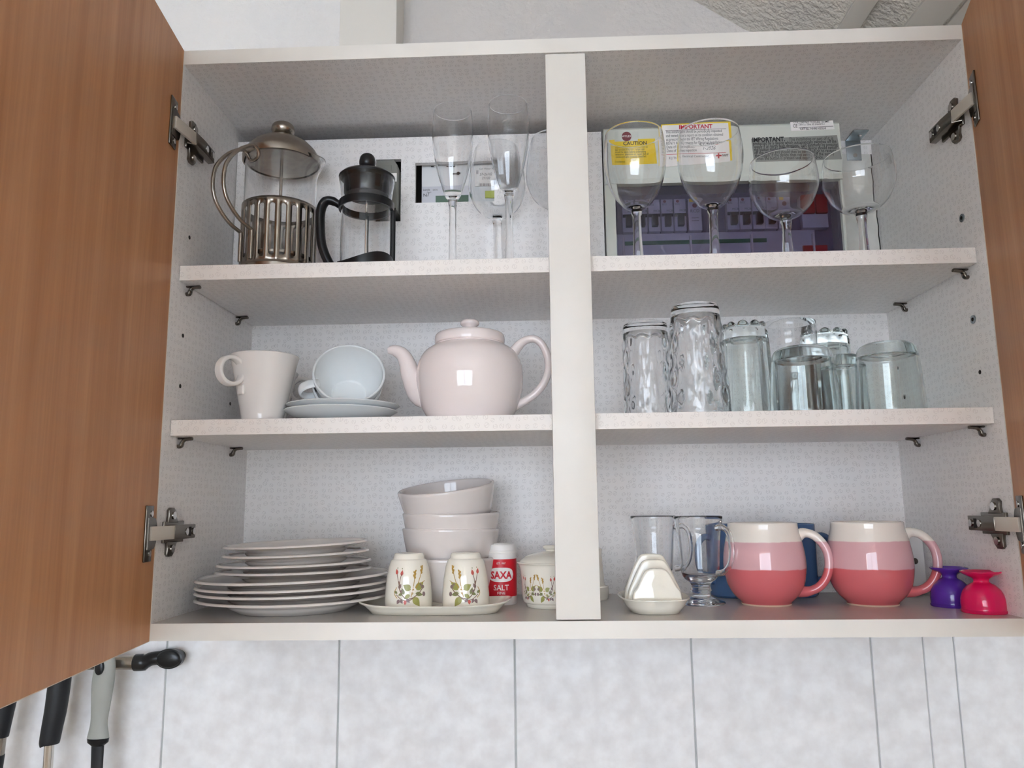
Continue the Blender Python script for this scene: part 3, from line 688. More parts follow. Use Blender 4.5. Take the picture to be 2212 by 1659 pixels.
# ------------------------------------------------------------------ stemware
def stem_glass(name, X, Y, zbase, bowl, stem_r, foot_r, zb, label, group, t=.0011, mtl=M_GLASS):
    """bowl: (r, z above shelf) from its bottom to the rim; zb: height where the stem meets the bowl."""
    th = thing(name, (X, Y, zbase), label, 'glass', group)
    foot = [(0, 0), (foot_r, 0), (foot_r + .0003, .0009), (foot_r - .0005, .0016), (foot_r * .6, .0032), (stem_r * 2.0, .0058), (stem_r * 1.25, .0105)]
    stem = [(stem_r * 1.02, .022), (stem_r * .88, (zb + .02) * .5), (stem_r * .95, zb - .014), (stem_r * 1.15, zb - .006)]
    ob = spl(bowl, 6)
    prof = spl(foot[3:] + stem + [bowl[0]], 5)
    outer = foot[:3] + prof + ob[1:]
    ins = [(max(r - t, .0005), z) for r, z in ob if z > zb + .0035]
    top = outer[-1]
    inner = [(top[0] - t * .5, top[1] + t * .4)] + ins[::-1] + [(ins[0][0] * .5, zb + .0022), (0, zb + .0016)]
    lathe('bowl_and_stem', outer + inner, mtl, th, 64, 60)
    return th
def zz(v, Y, base=S1): return aY(1106, v, Y).z - base
def flute(u, Y, label):
    X = aY(u, 300, Y).x
    return stem_glass('champagne_flute', X, Y, S1, [(.0062, .104), (.0115, .112), (.0205, .142), (.0262, .172), (.0275, .192), (.0271, .212), (.0258, .230)], .0052, .032, .106, label, 'champagne flutes on the top shelf', .0010)
flute(978, .085, 'slim champagne flute nearer the small cafetiere'); flute(1098, .072, 'slim champagne flute nearer the centre stile')
def wine(X, Y, label, k=1.0, name='wine_glass', prof=None, zb=.076, grp='stemmed wine glasses on the top shelf'):
    prof = prof or [(.0066, .074), (.0165, .080), (.0285, .096), (.0372, .118), (.0402, .140), (.0398, .158), (.0372, .1775)]
    return stem_glass(name, X, Y, S1, [(r * k, z) for r, z in prof], .0060, .034, zb, label, grp)
wine(aY(1371, 350, .062).x, .062, 'tall wine glass in front of the yellow caution label')
wine(aY(1534, 350, .062).x, .062, 'tall wine glass in front of the white inspection label', 1.03)
rnd = [(.0066, .0575), (.0185, .062), (.0325, .075), (.0412, .094), (.0428, .106), (.0418, .118), (.0395, .1345)]
wine(aY(1692, 395, .062).x, .062, 'short round wine glass in front of the red main switch', 1, 'wine_glass', rnd, .060)
wine(aY(1855, 395, .085).x, .085, 'round wine glass in front of the zinc angle bracket', 1.06, 'wine_glass', [(r, z + .013) for r, z in rnd], .073)
rb = [(.0066, .0985), (.0200, .103), (.0325, .117), (.0392, .136), (.0394, .152), (.0365, .176), (.0310, .199)]
wine(aY(1074, 430, .138).x, .138, 'wine glass standing behind and between the two champagne flutes', 1, 'wine_glass', rb, .100)
wine(aY(1199, 430, .128).x, .128, 'wine glass half hidden behind the centre stile', 1, 'wine_glass', [(r, z + .008) for r, z in rb], .108)
# ------------------------------------------------------------------ middle shelf, crockery
def ring_handle(parent, m, c, R0, R1, w, ang, dz):
    """flat ring (a band bent to a circle), its axis horizontal at angle ang."""
    prof = [(R1, -w / 2), (R1 - .0008, -w / 2 - .0012), ((R0 + R1) / 2, -w / 2 - .0016), (R0 + .0008, -w / 2 - .0012), (R0, -w / 2), (R0, w / 2), (R0 + .0008, w / 2 + .0012), ((R0 + R1) / 2, w / 2 + .0016), (R1 - .0008, w / 2 + .0012), (R1, w / 2), (R1, -w / 2)]
    v, f = lathe_data(prof[::-1], 40); q = Matrix.Rotation(ang, 3, 'Z') @ Matrix.Rotation(PI / 2, 3, 'Y')
    return from_data('handle', [q @ Vector(x) + Vector(c) for x in v], f, m, parent, 50)
def tall_mug(X, Y, hang, label):
    th = thing('mug', (X, Y, S2), label, 'mug', 'white ring-handled mugs')
    o_ = spl([(0, .001), (.022, .001), (.0240, 0), (.0252, .0012), (.0268, .012), (.0318, .036), (.0372, .062), (.0415, .081), (.0432, .0862)], 5)
    lathe('body', vessel(o_, .0036, .005), M_CERAM, th, 72, 60)
    d = Vector((math.cos(hang), math.sin(hang), 0)); c = d * .0500 + Vector((0, 0, .0625))
    ring_handle(th, M_CERAM, c, .0142, .0192, .0095, hang + PI / 2, 0)
    box('handle_foot', .031, .036, -.0062, .0062, .034, .047, M_CERAM, th, .0024, seg=3).rotation_euler = (0, 0, hang)
    return th
tall_mug(aY(570, 830, .080).x, .080, math.radians(-122), 'white ring-handled mug standing before the cup and saucers')
tall_mug(aY(577, 830, .200).x, .200, math.radians(12), 'white mug hidden behind the ring-handled mug, only its handle showing')
def saucer(z, dx, label):
    th = lathe('saucer', vessel([(0, .001), (.026, .001), (.0272, 0), (.0292, 0), (.0300, .002)] + spl([(.0300, .002), (.045, .0055), (.060, .0102), (.0715, .0163), (.0728, .0172)], 4)[1:], .003, .0042), M_CUP, None, 72, 50, (.1852 + dx, .104, S2 + z))
    tag(th, label, 'saucer', 'stacked saucers')
saucer(0, -.002, 'white saucer at the bottom of the pair under the tipped cup'); saucer(.0072, .001, 'white saucer topmost of the pair, holding the tipped cup')
def cup(loc, rot, label, handle=True):
    th = thing('cup', loc, label, 'cup', 'tipped white cups'); th.rotation_euler = rot
    o_ = spl([(0, .0008), (.018, .0008), (.0205, 0), (.0218, .002), (.030, .012), (.0395, .027), (.0445, .043), (.0458, .054)], 5)
    lathe('body', vessel(o_, .0028, .004), M_CUP, th, 72, 60)
    if handle:
        pth = spl([(.0385, 0, .044), (.050, 0, .046), (.060, 0, .041), (.0625, 0, .031), (.056, 0, .021), (.044, 0, .0165), (.033, 0, .0165)], 5)
        tube('handle', pth, .0024, M_CUP, th, 12, 2.6)
    return th
# the mouth of the front cup centred on the pixel, axis tipped towards the viewer
def tipped(u, v, Y, yaw, pitch, roll, back, label, handle=True):
    ax = Vector((math.sin(yaw) * math.cos(pitch), -math.cos(yaw) * math.cos(pitch), math.sin(pitch)))
    hx = Vector((math.cos(roll), .25, math.sin(roll))); hx = (hx - ax * hx.dot(ax)).normalized(); q = Matrix((hx, ax.cross(hx), ax)).transposed().to_quaternion()
    c = cup(aY(u, v, Y) - ax * (.054 + back), (0, 0, 0), label, handle); c.rotation_mode = 'QUATERNION'; c.rotation_quaternion = q
tipped(754, 806, .080, math.radians(14), math.radians(26), math.radians(207), 0, 'white cup lying tipped on the saucers with its mouth open')
tipped(751, 802, .080, math.radians(14), math.radians(26), math.radians(207), .0245, 'white cup nested behind the tipped cup on the saucers', False)

TX, TY = .3528, .092
tp = thing('teapot', (TX, TY, S2), 'glossy pinkish-white teapot with knobbed lid between the saucers and the centre stile', 'teapot')
o_ = spl([(0, .0035), (.045, .0035), (.0475, 0), (.0520, 0), (.0535, .004), (.0612, .018), (.0668, .038), (.0685, .056), (.0668, .073), (.0600, .088), (.0500, .0965), (.0435, .0995), (.0432, .1005)], 5)
lathe('body', vessel(o_, .004, .006), M_TEAPOT, tp, 96, 60)
lathe('lid', spl([(.036, .1000), (.0436, .1008), (.0452, .1035), (.0452, .1085), (.0440, .1125), (.0400, .1150), (.026, .1178), (.010, .1192), (0, .1195)], 4), M_TEAPOT, tp, 72)
lathe('lid_knob', spl([(.0085, .1180), (.0072, .1205), (.0082, .1235), (.0118, .1270), (.0122, .1300), (.0095, .1328), (.004, .1340), (0, .1342)], 4), M_TEAPOT, tp, 40)
def lp(u, v, Y, o): return tuple(aY(u, v, Y) - Vector(o))
O = (TX, TY, S2)
sp = [lp(926, 845, TY, O), lp(908, 842, TY, O), lp(889, 815, TY, O), lp(880, 786, TY, O), lp(869, 766, TY, O), lp(853, 757, TY, O), lp(838, 757.5, TY, O)]
tube('spout', spl(sp, 6), [.0255 - .0055 * min(i, 6) / 6 for i in range(6)] + [.0195 - .0065 * i / 6 for i in range(6)] + [.0130 - .0022 * i / 6 for i in range(6)] + [.0108 - .0016 * i / 6 for i in range(6)] + [.0092 - .0018 * i / 6 for i in range(6)] + [.0074 - .0034 * i / 6 for i in range(6)] + [.0038], M_TEAPOT, tp, 20)
hd = [lp(1100, 775, TY, O), lp(1112, 757, TY, O), lp(1130, 738, TY, O), lp(1152, 732, TY, O), lp(1170, 743, TY, O), lp(1182, 768, TY, O), lp(1185, 797, TY, O), lp(1176, 825, TY, O), lp(1158, 849, TY, O), lp(1135, 865, TY, O), lp(1112, 876, TY, O), lp(1100, 880, TY, O)]
hs = spl(hd, 5); tube('handle', hs, [.0085 - .0035 * min(1, i / 12) if i < 30 else .005 + .0035 * max(0, (i - len(hs) + 12) / 12) for i in range(len(hs))], M_TEAPOT, tp, 16, 1.25)

# ------------------------------------------------------------------ middle shelf, tumblers
def tumbler(name, u, vref, Y, prof, t, tb, label, warp=None, up=False, seg=96, extra=None, m=M_GLASSG, grp='tumblers standing upside down'):
    X = aY(u, vref, Y).x
    Hh = prof[-1][1]; o_ = spl(prof, 6)
    p_ = vessel(o_, t, tb)
    if not up: p_ = [(r, Hh + t * .45 - z) for r, z in p_]
    v, f = lathe_data(p_, seg, warp)
    if not up: f = [tuple(q[::-1]) for q in f]
    if extra: v2, f2 = extra(Hh); f = f + [tuple(i + len(v) for i in q) for q in f2]; v = v + v2
    o = from_data(name, v, f, m, None, 60, (X, Y, S2)); tag(o, label, 'glass', grp); return o
def dimple(Ht, n, rows, depth, nout=43):
    def w(a, r, z, i):
        if i >= nout: return r, z
        zt = z / Ht
        if r < .02 or zt > .90 or zt < .04: return r, z
        e = min(1, (.90 - zt) * 10, (zt - .04) * 12)
        p = zt * rows * PI; q = n * a / 2
        d = .5 - abs(math.cos(p + q)) * abs(math.cos(p - q))
        return r + depth * e * d, z
    return w
tumbler('tumbler', 1397, 800, .118, [(0, .002), (.022, .001), (.0272, .0008), (.0288, .004), (.0292, .012), (.0294, .06), (.0302, .11), (.0308, .1285)], .0028, .011, 'dimpled tall tumbler upturned next to the centre stile', seg=160, warp=dimple(.13, 10, 3.2, .0032), m=M_GLASS)
tumbler('tumbler', 1506, 780, .072, [(0, .002), (.022, .001), (.0275, .0008), (.0295, .004), (.0302, .012), (.0325, .06), (.0365, .11), (.0390, .1395)], .003, .012, 'tallest dimpled tumbler, upturned in front of the other tumblers', seg=160, warp=dimple(.141, 10, 3.2, .0036), m=M_GLASS)
def beads(R, n, rb, zc):
    def e(Hh):
        v, f = [], []
        for k in range(n):
            a = 2 * PI * k / n; vv, ff = lathe_data([(rb * math.sin(PI * j / 6), -rb * math.cos(PI * j / 6)) for j in range(7)], 10)
            f += [tuple(i + len(v) for i in q) for q in ff]; v += [(x + R * math.cos(a), y + R * math.sin(a), z + Hh + zc) for x, y, z in vv]
        return v, f
    return e
def flutes(Ht, n, d):
    def w(a, r, z, i):
        if i >= 49 or r < .024 or z < .012 or z > Ht * .93: return r, z
        return r + d * abs(math.cos(n * a / 2)) - d * .5, z
    return w
def scallop(Ht, n, d):
    fl_ = flutes(Ht, 12, .0012)
    def w(a, r, z, i):
        r, z = fl_(a, r, z, i)
        if z > Ht - .0045 and r > .018: z += d * (abs(math.cos(n * a / 2)) ** .8 - .25) * min(1, (r - .018) / .004)
        return r, z
    return w
tumbler('tumbler', 1610, 760, .140, [(0, .004), (.016, .003), (.0225, .001), (.0268, .0008), (.0290, .004), (.0305, .012), (.0318, .04), (.0338, .09), (.0352, .1265)], .0034, .014, 'fluted tumbler with a scalloped foot, upturned beside the tallest dimpled tumbler', scallop(.128, 10, .0062), seg=180, m=M_GLASSG)
tumbler('tumbler', 1783, 760, .228, [(0, .004), (.018, .003), (.0245, .001), (.0295, .0008), (.0320, .004), (.0332, .012), (.0334, .04), (.0336, .09), (.0338, .1335)], .0034, .014, 'scalloped-foot tumbler upturned against the back behind the thin upright tumbler', scallop(.135, 10, .0062), seg=180, m=M_GLASSG)
tumbler('tumbler', 1705, 730, .176, [(0, .001), (.030, .001), (.0335, 0), (.0352, .003), (.0358, .012), (.0358, .06), (.0359, .1395)], .0013, .006, 'thin straight tumbler standing upright among the upturned ones', None, True, m=M_GLASS, grp='tumblers')
low = [(0, .0035), (.018, .003), (.0235, .0008), (.0275, .0010), (.0335, .0050), (.0366, .0125), (.0385, .030), (.0405, .060), (.0418, .0845)]
tumbler('tumbler', 1734, 800, .080, low, .0034, .013, 'squat straight-sided tumbler upturned before the thin upright tumbler')
tumbler('tumbler', 1822, 800, .148, [(r * .63, z * 1.03) for r, z in low], .0030, .012, 'narrow tumbler upturned between the two squat tumblers')
tumbler('tumbler', 1918, 800, .080, [(r * .965, z * 1.04) for r, z in low], .0034, .013, 'squat tumbler upturned nearest the bare side panel')

# ------------------------------------------------------------------ bottom: plates and bowls
def plate(R, hgt, foot, X, Y, z, tx, ty, label, grp):
    th_ = .0060
    o_ = [(0, .001), (foot - .003, .001), (foot - .002, 0), (foot, 0)] + spl([(foot, 0), (foot + .010, .0055), (R * .72, hgt * .62), (R * .9, hgt * .86), (R, hgt)], 4)[1:]
    o = lathe('plate', vessel(o_, th_, .0045), M_PLATE, None, 96, 50, (X, Y, z)); o.rotation_euler = (tx, ty, 0)
    tag(o, label, 'plate', grp)
for i, (z, dx, nm) in enumerate(((0, 0, 'large dinner plate at the bottom of the plate stack'), (.0088, .001, 'large dinner plate second from the bottom of the stack'), (.0158, .0015, 'large dinner plate third from the bottom of the stack'), (.0248, .0025, 'large dinner plate topmost of the large ones, under the side plates'))):
    plate(.1208, .0165, .070, .1256 + dx * .3, .1185 - .0006 * i, z, 0, math.radians(-.35 * i), nm, 'large plates')
for i, (z, R, dx, nm) in enumerate(((.0325, .0972, .0, 'small side plate lowest of the four on the dinner plates'), (.0415, .0968, .0008, 'small side plate second of the four on the dinner plates'), (.0535, .0918, .0026, 'small side plate third of the four on the dinner plates'), (.0650, .0914, .0018, 'small side plate at the top of the plate stack'))):
    plate(R, .0160, .052, .1238 + dx, .121, z, math.radians(.4 * i - .5), math.radians(-.5 - .35 * i), nm, 'side plates')
def bowl(z, dx, dy, rx, ry, label):
    o_ = [(0, .0015), (.034, .0015), (.0355, 0), (.0395, 0), (.0405, .002)] + spl([(.0405, .002), (.050, .010), (.0580, .025), (.0628, .043), (.0657, .0585)], 4)[1:]
    o = lathe('bowl', vessel(o_, .0042, .006), M_BOWL, None, 96, 50, (.3190 + dx, .172 + dy, z)); o.rotation_euler = (math.radians(rx), math.radians(ry), 0)
    tag(o, label, 'bowl', 'stacked bowls')
bowl(.0002, .0005, 0, 0, 0, 'grey-white bowl at the bottom of the bowl stack behind the shakers')
bowl(.0375, -.0005, 0, -.8, .9, 'grey-white bowl second from the bottom of the bowl stack')
bowl(.0590, .0008, 0, 1.8, .2, 'grey-white bowl third from the bottom of the bowl stack')
bowl(.0950, .000, .0015, 9.0, -5.5, 'grey-white bowl tilted on top of the bowl stack')

# ------------------------------------------------------------------ bottom: shakers on a tray, salt, lidded pot
TRX, TRY = aY(941, 1300, .088).x, .088
N = 72; v, f = [], []
rows = [(0, 0, 0), (.074, .035, 0), (.0775, .038, .0004), (.082, .0415, .0050), (.0875, .0455, .0086), (.0925, .0485, .0102), (.0932, .0490, .0112), (.0922, .0482, .0118), (.087, .0445, .0098), (.0805, .040, .0052), (.0755, .036, .0036), (.060, .028, .0034), (0, 0, .0034)]
idx = []
for rx_, ry_, z_ in rows:
    if rx_ == 0: idx.append([len(v)]); v.append((0, 0, z_)); continue
    idx.append(list(range(len(v), len(v) + N))); v += [(x, y, z_ * (1 + .35 * (x / .093) ** 4)) for x, y in ell(0, 0, rx_, ry_, N, 3.2)]
for A_, B_ in zip(idx, idx[1:]):
    for k_ in range(N):
        j_ = (k_ + 1) % N
        if len(A_) == 1: f.append((A_[0], B_[j_], B_[k_]))
        elif len(B_) == 1: f.append((A_[k_], A_[j_], B_[0]))
        else: f.append((A_[k_], A_[j_], B_[j_], B_[k_]))
tag(from_data('tray', v, f, M_CREAM, None, 50, (TRX, TRY, 0)), 'cream oblong tray under the two floral shakers', 'tray')
def rfun(prof):
    q = sorted((z, r) for r, z in prof if r > 0)
    def g(z):
        for (za, ra), (zb, rb_) in zip(q, q[1:]):
            if za <= z <= zb: return ra + (rb_ - ra) * (z - za) / max(zb - za, 1e-6)
        return q[-1][1] if z > q[-1][0] else q[0][1]
    return g
def leafp(x, y, l, w, a, n=7):
    up_ = [(l * i / n, w * math.sin(PI * (i / n) ** .85) * (1 - .35 * i / n)) for i in range(n + 1)]; pts = up_ + [(p[0], -p[1]) for p in up_[-2:0:-1]]
    c, s = math.cos(a), math.sin(a); return [(x + c * p[0] - s * p[1], y + s * p[0] + c * p[1]) for p in pts]
def sprig(fl, fn, sx, x0=0, y0=0, kk=1.0):
    g = lambda x, y: fn(x0 + sx * x, y0 + y)
    mm = .001 * kk; Rr = math.radians
    def lf(x, y, l, w, a, m): fl.poly([(p[0] * mm, p[1] * mm) for p in leafp(x, y, l, w, Rr(a))], m, g)
    def ln(pts, w, m): fl.line([(p[0] * mm, p[1] * mm) for p in spl([tuple(map(float, q)) for q in pts], 4)], w * 1.5 * mm, m, g)
    def bl(x, y, r, m, ry=None): fl.poly([(p[0] * mm, p[1] * mm) for p in ell(x, y, r, ry or r, 12)], m, g)
    ln([(-9, 19), (-8, 12), (-3, 5), (3, 5), (9, 9), (13, 13)], .5, P_STEM); ln([(-11, 14), (-13, 9), (-10, 5)], .4, P_GOLD)
    ln([(-8, 13), (-10, 20), (-11.5, 25)], .4, P_STEM); ln([(-8.5, 14), (-8, 20), (-7, 25)], .4, P_STEM); ln([(2, 6), (4, 14), (6, 24)], .4, P_GOLD); ln([(3, 8), (8, 16), (13, 27)], .4, P_GOLD); ln([(3, 12), (9, 16), (16, 19)], .35, P_GOLD)
    for x, y, a in ((-11.5, 26, 105), (-7, 25, 80)): lf(x, y - 1.5, 5, 1.7, a, P_HIP)
    bl(-11.5, 30, .5, P_LEAF2); bl(-6.5, 29.5, .5, P_LEAF2)
    for x, y, a in ((5, 21, 76), (12, 25, 62)):
        for k in range(5): lf(x + k * .9 * math.cos(Rr(a)), y + k * 1.4, 2.6, .9, a + (35 if k % 2 else -35), P_GOLD)
        lf(x, y, 8, 1.1, a, P_GOLD)
    lf(2, 12, 8, 3.4, 150, P_LEAF); lf(6, 12, 10, 3.6, 35, P_LEAF); lf(4, 6, 10, 3.4, -55, P_LEAF); lf(-4, 8, 6, 1.7, 110, P_LEAF2); lf(-5, 9, 4.5, 1.5, 200, P_LEAF2)
    lf(-9, 13, 4.5, 1.6, 60, P_BERRY); lf(-8, 11, 4.5, 1.4, -10, P_BERRY); lf(-8, 4, 4.5, 1.7, 240, P_BERRY); lf(-7, 4, 4, 1.5, 300, P_BERRY); lf(-2, 4, 4, 1.5, 320, P_BERRY); lf(-3, 3.5, 4, 1.6, 270, P_HIP)
    bl(13, 14, 1.8, P_BERRY, 1.6); bl(14, 8, 1.6, P_BERRY, 2); bl(11, 16, 1, P_BERRY)
    lf(6, 9, 7, 2.2, -15, P_LEAF2); lf(1, 8, 6, 2.0, 215, P_LEAF); lf(9, 13, 5, 1.6, 70, P_LEAF); lf(-10, 9, 4, 1.3, 150, P_LEAF2); ln([(4, 5), (0, 3), (-6, 4), (-11, 8)], .4, P_STEM)
    for a in range(5): bl(4 + 1.7 * math.cos(Rr(72 * a)), 12 + 1.7 * math.sin(Rr(72 * a)), 1.05, P_BLOOM)
    bl(4, 12, .7, P_GOLD)
def wrap(rf, th0, off=.0004, ref=None):
    R0 = ref or rf(.03)
    def fn(x, y): a = th0 + x / R0; r = rf(y) + off; return (r * math.cos(a), r * math.sin(a), y)
    return fn
def facing(X, Y): return math.atan2(CAM.y - Y, CAM.x - X)
SHP = [(0, .0004), (.027, .0004), (.0280, 0), (.0286, .0012), (.0290, .008), (.0288, .018), (.0272, .036), (.0248, .050), (.0228, .0565), (.0212, .0592), (.0198, .0600), (.0192, .0612), (.0188, .0635), (.0176, .0662), (.0155, .0672), (.008, .0664), (0, .0662)]
def shaker(u, mir, hole_n, label):
    Y = .088; X = aY(u, 1250, Y).x
    th = thing('shaker', (X, Y, .0035), label, 'shaker', 'floral salt and pepper shakers')
    lathe('body', SHP[:9] + spl(SHP[8:], 3)[1:], M_CREAM, th, 72, 50)
    fl = Flat(); sprig(fl, wrap(rfun(SHP), facing(X, Y), .00035, .029), mir, 0, .0085, 1.4); fl.build('floral_print', th)
    return th
shaker(883, 1, 5, 'cream floral shaker on the tray, next to the dinner plates'); shaker(1006, -1, 1, 'cream floral shaker on the tray, next to the red salt tub')
SX, SY = aY(1082.5, 1240, .161).x, .161
st = thing('salt_tub', (SX, SY, 0), 'red and white cylindrical salt tub behind the shaker tray', 'salt tub')
r = .0203
lathe('tub', [(0, 0), (r - .001, 0), (r - .0002, .001), (r - .0002, .0645), (0, .0645)], M_WHITEPL, st, 64)
lathe('label_wrap', [(r - .0003, .0105), (r + .0002, .0107), (r + .0002, .0580), (r - .0003, .0582)], M_RED, st, 64)
lathe('cap', [(r - .001, .0640), (r + .0005, .0645), (r + .0005, .0690), (r - .0008, .0695), (r - .0008, .0745), (r - .002, .0765), (.0125, .0768), (.012, .0778), (0, .0780)], M_WHITEPL, st, 64)
lathe('seal_band', [(r + .0002, .0655), (r + .0012, .066), (r + .0012, .0674), (r + .0002, .0678)], M_PAPER, st, 64)
fn1 = wrap(lambda z: r, facing(SX, SY), .0004, r); fn2 = wrap(lambda z: r, facing(SX, SY), .0007, r)
fl = Flat(); n_ = 40; e_ = ell(0, .0385, .0175, .0090, n_, 2.7)
fl.v, fl.f, fl.mi, fl.m = [], [], [], [M_PAPER]
cols = 24
for i in range(cols):
    xa, xb = -.0175 + .035 * i / cols, -.0175 + .035 * (i + 1) / cols
    def hh(x): return .0090 * max(0, 1 - abs(x / .0175) ** 3.2) ** .42
    fl.add([(xa, .0385 - hh(xa)), (xb, .0385 - hh(xb)), (xb, .0385 + hh(xb)), (xa, .0385 + hh(xa))], [(0, 1, 2, 3)], M_PAPER, fn1)
fl.text('SAXA', 0, .0338, .0128, M_RED, fn2, align='CENTER', bold=.035, width=.0285)
fl.text('SALT', 0, .0190, .0098, M_PAPER, fn1, align='CENTER', bold=.01, width=.0200); fl.text('FINE', 0, .0138, .0048, M_PAPER, fn1, align='CENTER', width=.0102)
fl.text('EST. 1907', 0, .0518, .0034, M_PAPER, fn1, align='CENTER', width=.0115)
fl.build('lettering', st)
PX_, PY_ = .4525, .130
pot = thing('sugar_pot', (PX_, PY_, 0), 'cream floral lidded pot half hidden by the centre stile', 'pot')
PP = [(0, .001), (.0285, .001), (.0300, 0), (.0315, .0008), (.0325, .005), (.0355, .0065), (.0372, .014), (.0378, .030), (.0392, .045), (.0412, .0520), (.0440, .0548)]
lathe('body', vessel(PP[:6] + spl(PP[5:], 4)[1:], .0032, .005), M_CREAM, pot, 72, 50)
lathe('lid', spl([(.0385, .0530), (.0400, .0545), (.0405, .0560), (.036, .0605), (.026, .0655), (.012, .0685), (0, .0690)], 4), M_CREAM, pot, 64)
lathe('lid_knob', spl([(.0070, .0680), (.0062, .0700), (.0092, .0725), (.0102, .0745), (.0080, .0762), (0, .0768)], 4), M_CREAM, pot, 32)
fl = Flat(); pf = wrap(rfun(PP), facing(PX_, PY_) - .95, .0004, .0375); sprig(fl, pf, .8, .004, .0105); fl_ = lambda x, y: pf(x, y); sprig(fl, pf, -.8, .030, .0105); fl.build('floral_print', pot)
# ------------------------------------------------------------------ bottom right
JX, JY = .4955, .212
jg = thing('milk_jug', (JX, JY, 0), 'cream jug on a broad foot peeping out behind the centre stile', 'jug')
jp = [(0, .001), (.034, .001), (.0355, 0), (.0365, .002), (.0372, .012), (.0362, .0165), (.0325, .0175), (.0312, .022), (.0300, .040), (.0285, .058), (.0292, .066)]
lathe('body', vessel(jp, .003, .005), M_CREAM, jg, 64, 40)
tube('handle', spl([(-.028, 0, .056), (-.040, 0, .054), (-.043, 0, .040), (-.036, 0, .028), (-.029, 0, .026)], 4), .0035, M_CREAM, jg)
# toast rack
tx, ty = aY(1409, 1290, .095).x, .092
tk = thing('toast_rack', (tx, ty, 0), 'cream ceramic toast rack with arched dividers beside the centre stile', 'toast rack')
v, f, idx = [], [], []
for rx_, ry_, z_ in ((0, 0, 0), (.0270, .046, 0), (.0300, .0495, .0006), (.0355, .054, .008), (.0400, .0575, .0150), (.0418, .0590, .0162), (.0420, .0590, .0172), (.0405, .0578, .0176), (.0370, .0550, .0150), (.031, .049, .0100), (0, 0, .0095)):
    if rx_ == 0: idx.append([len(v)]); v.append((0, 0, z_)); continue
    idx.append(list(range(len(v), len(v) + N))); v += [(x, y, z_) for x, y in ell(0, 0, rx_, ry_, N, 3.0)]
for A_, B_ in zip(idx, idx[1:]):
    for k_ in range(N):
        j_ = (k_ + 1) % N
        if len(A_) == 1: f.append((A_[0], B_[j_], B_[k_]))
        elif len(B_) == 1: f.append((A_[k_], A_[j_], B_[0]))
        else: f.append((A_[k_], A_[j_], B_[j_], B_[k_]))
from_data('base_tray', v, f, M_CREAM, tk, 50)
def arch(yc, w, hgt, th_):
    half = spl([(w, .012), (w * .97, .024), (w * .80, .036 * hgt / .06), (w * .58, .050 * hgt / .06), (w * .40, hgt - .002), (w * .18, hgt), (0, hgt)], 4)
    pts = half + [(-x, z) for x, z in half[-2::-1]]
    prism('divider', pts, yc - th_ / 2, yc + th_ / 2, M_CREAM, tk, .0022, smooth=60, seg=3)
for yc, w, h_ in ((-.038, .0285, .0520), (-.018, .0318, .0610), (.003, .0335, .0665), (.024, .0318, .0610), (.044, .0285, .0520)): arch(yc, w, h_, .0105)
# handled glass mugs
def coffee_glass(X, Y, hang, label):
    th = thing('coffee_glass', (X, Y, 0), label, 'glass mug', 'footed coffee glasses')
    outer = [(0, .0008), (.0295, 0), (.0302, .0012), (.0290, .0028)] + spl([(.0290, .0028), (.020, .0055), (.0125, .0095), (.0112, .0135), (.0135, .0170), (.0120, .0215), (.0140, .0265), (.0205, .0315), (.0242, .0400), (.0258, .0600), (.0278, .0850), (.0315, .1100)], 5)[1:]
    t = .0022; ins = [(r_ - t, z_) for r_, z_ in outer if z_ > .036 and r_ > .02]; top = outer[-1]
    lathe('bowl_and_foot', outer + [(top[0] - t * .5, top[1] + t * .4)] + ins[::-1] + [(.012, .0335), (0, .033)], M_GLASS, th, 72, 60)
    c, s = math.cos(hang), math.sin(hang)
    pth = [(r_ * c, r_ * s, z_) for r_, z_ in spl([(.0282, .096), (.036, .0965), (.044, .091), (.0475, .078), (.0475, .062), (.043, .049), (.034, .041), (.0268, .0395)], 5)]
    tube('handle', pth, [.0042] * 6 + [.0034] * (len(pth) - 12) + [.0042] * 6, M_GLASS, th, 12, 1.5, up=(-s, c, 0))
coffee_glass(aY(1510, 1180, .147).x, .147, math.radians(-45), 'footed glass coffee mug between the toast rack and the pink mug')
coffee_glass(aY(1413, 1180, .210).x, .210, math.radians(-12), 'footed glass coffee mug behind the toast rack')
# pink dipped mugs
MP = [(0, .0022), (.0255, .0022), (.0270, .0004), (.0300, .0004), (.0310, .0030), (.0400, .0120), (.0468, .0240), (.0500, .0380), (.0508, .0500), (.0498, .0640), (.0470, .0800), (.0440, .0920), (.0432, .1005)]
def dip_mug(u, Y, label, k):
    X = aY(u, 1235, Y).x
    th = thing('mug', (X, Y, 0), label, 'mug', 'pink dip-glazed mugs')
    lathe('body', vessel(MP[:5] + spl(MP[4:], 5)[1:], .0038, .006), M_PINKMUG, th, 96, 60)
    lathe('foot_ring', [(.0258, .0003), (.0268, 0), (.0302, 0), (.0310, .0020), (.0300, .0012), (.0258, .0008)], M_CLAY, th, 64)
    a = math.radians(-14)
    c, s = math.cos(a), math.sin(a)
    pth = [(x * c, x * s, z) for x, z in spl([(.0405, .0835), (.0500, .0885), (.0630, .0845), (.0745, .0700), (.0775, .0520), (.0735, .0350), (.0640, .0225), (.0500, .0165), (.0370, .0170)], 6)]
    n = len(pth); tube('handle', pth, [.0085 - .003 * min(1, i / 8) if i < n / 2 else .0055 + .003 * max(0, 1 - (n - 1 - i) / 8) for i in range(n)], M_PINKMUG, th, 16, 1.15, up=(-s, c, 0))
dip_mug(1652, .138, 'pink and white dip-glazed mug beside the footed coffee glass', 1); dip_mug(1880, .130, 'pink and white dip-glazed mug beside the egg cups', 1)
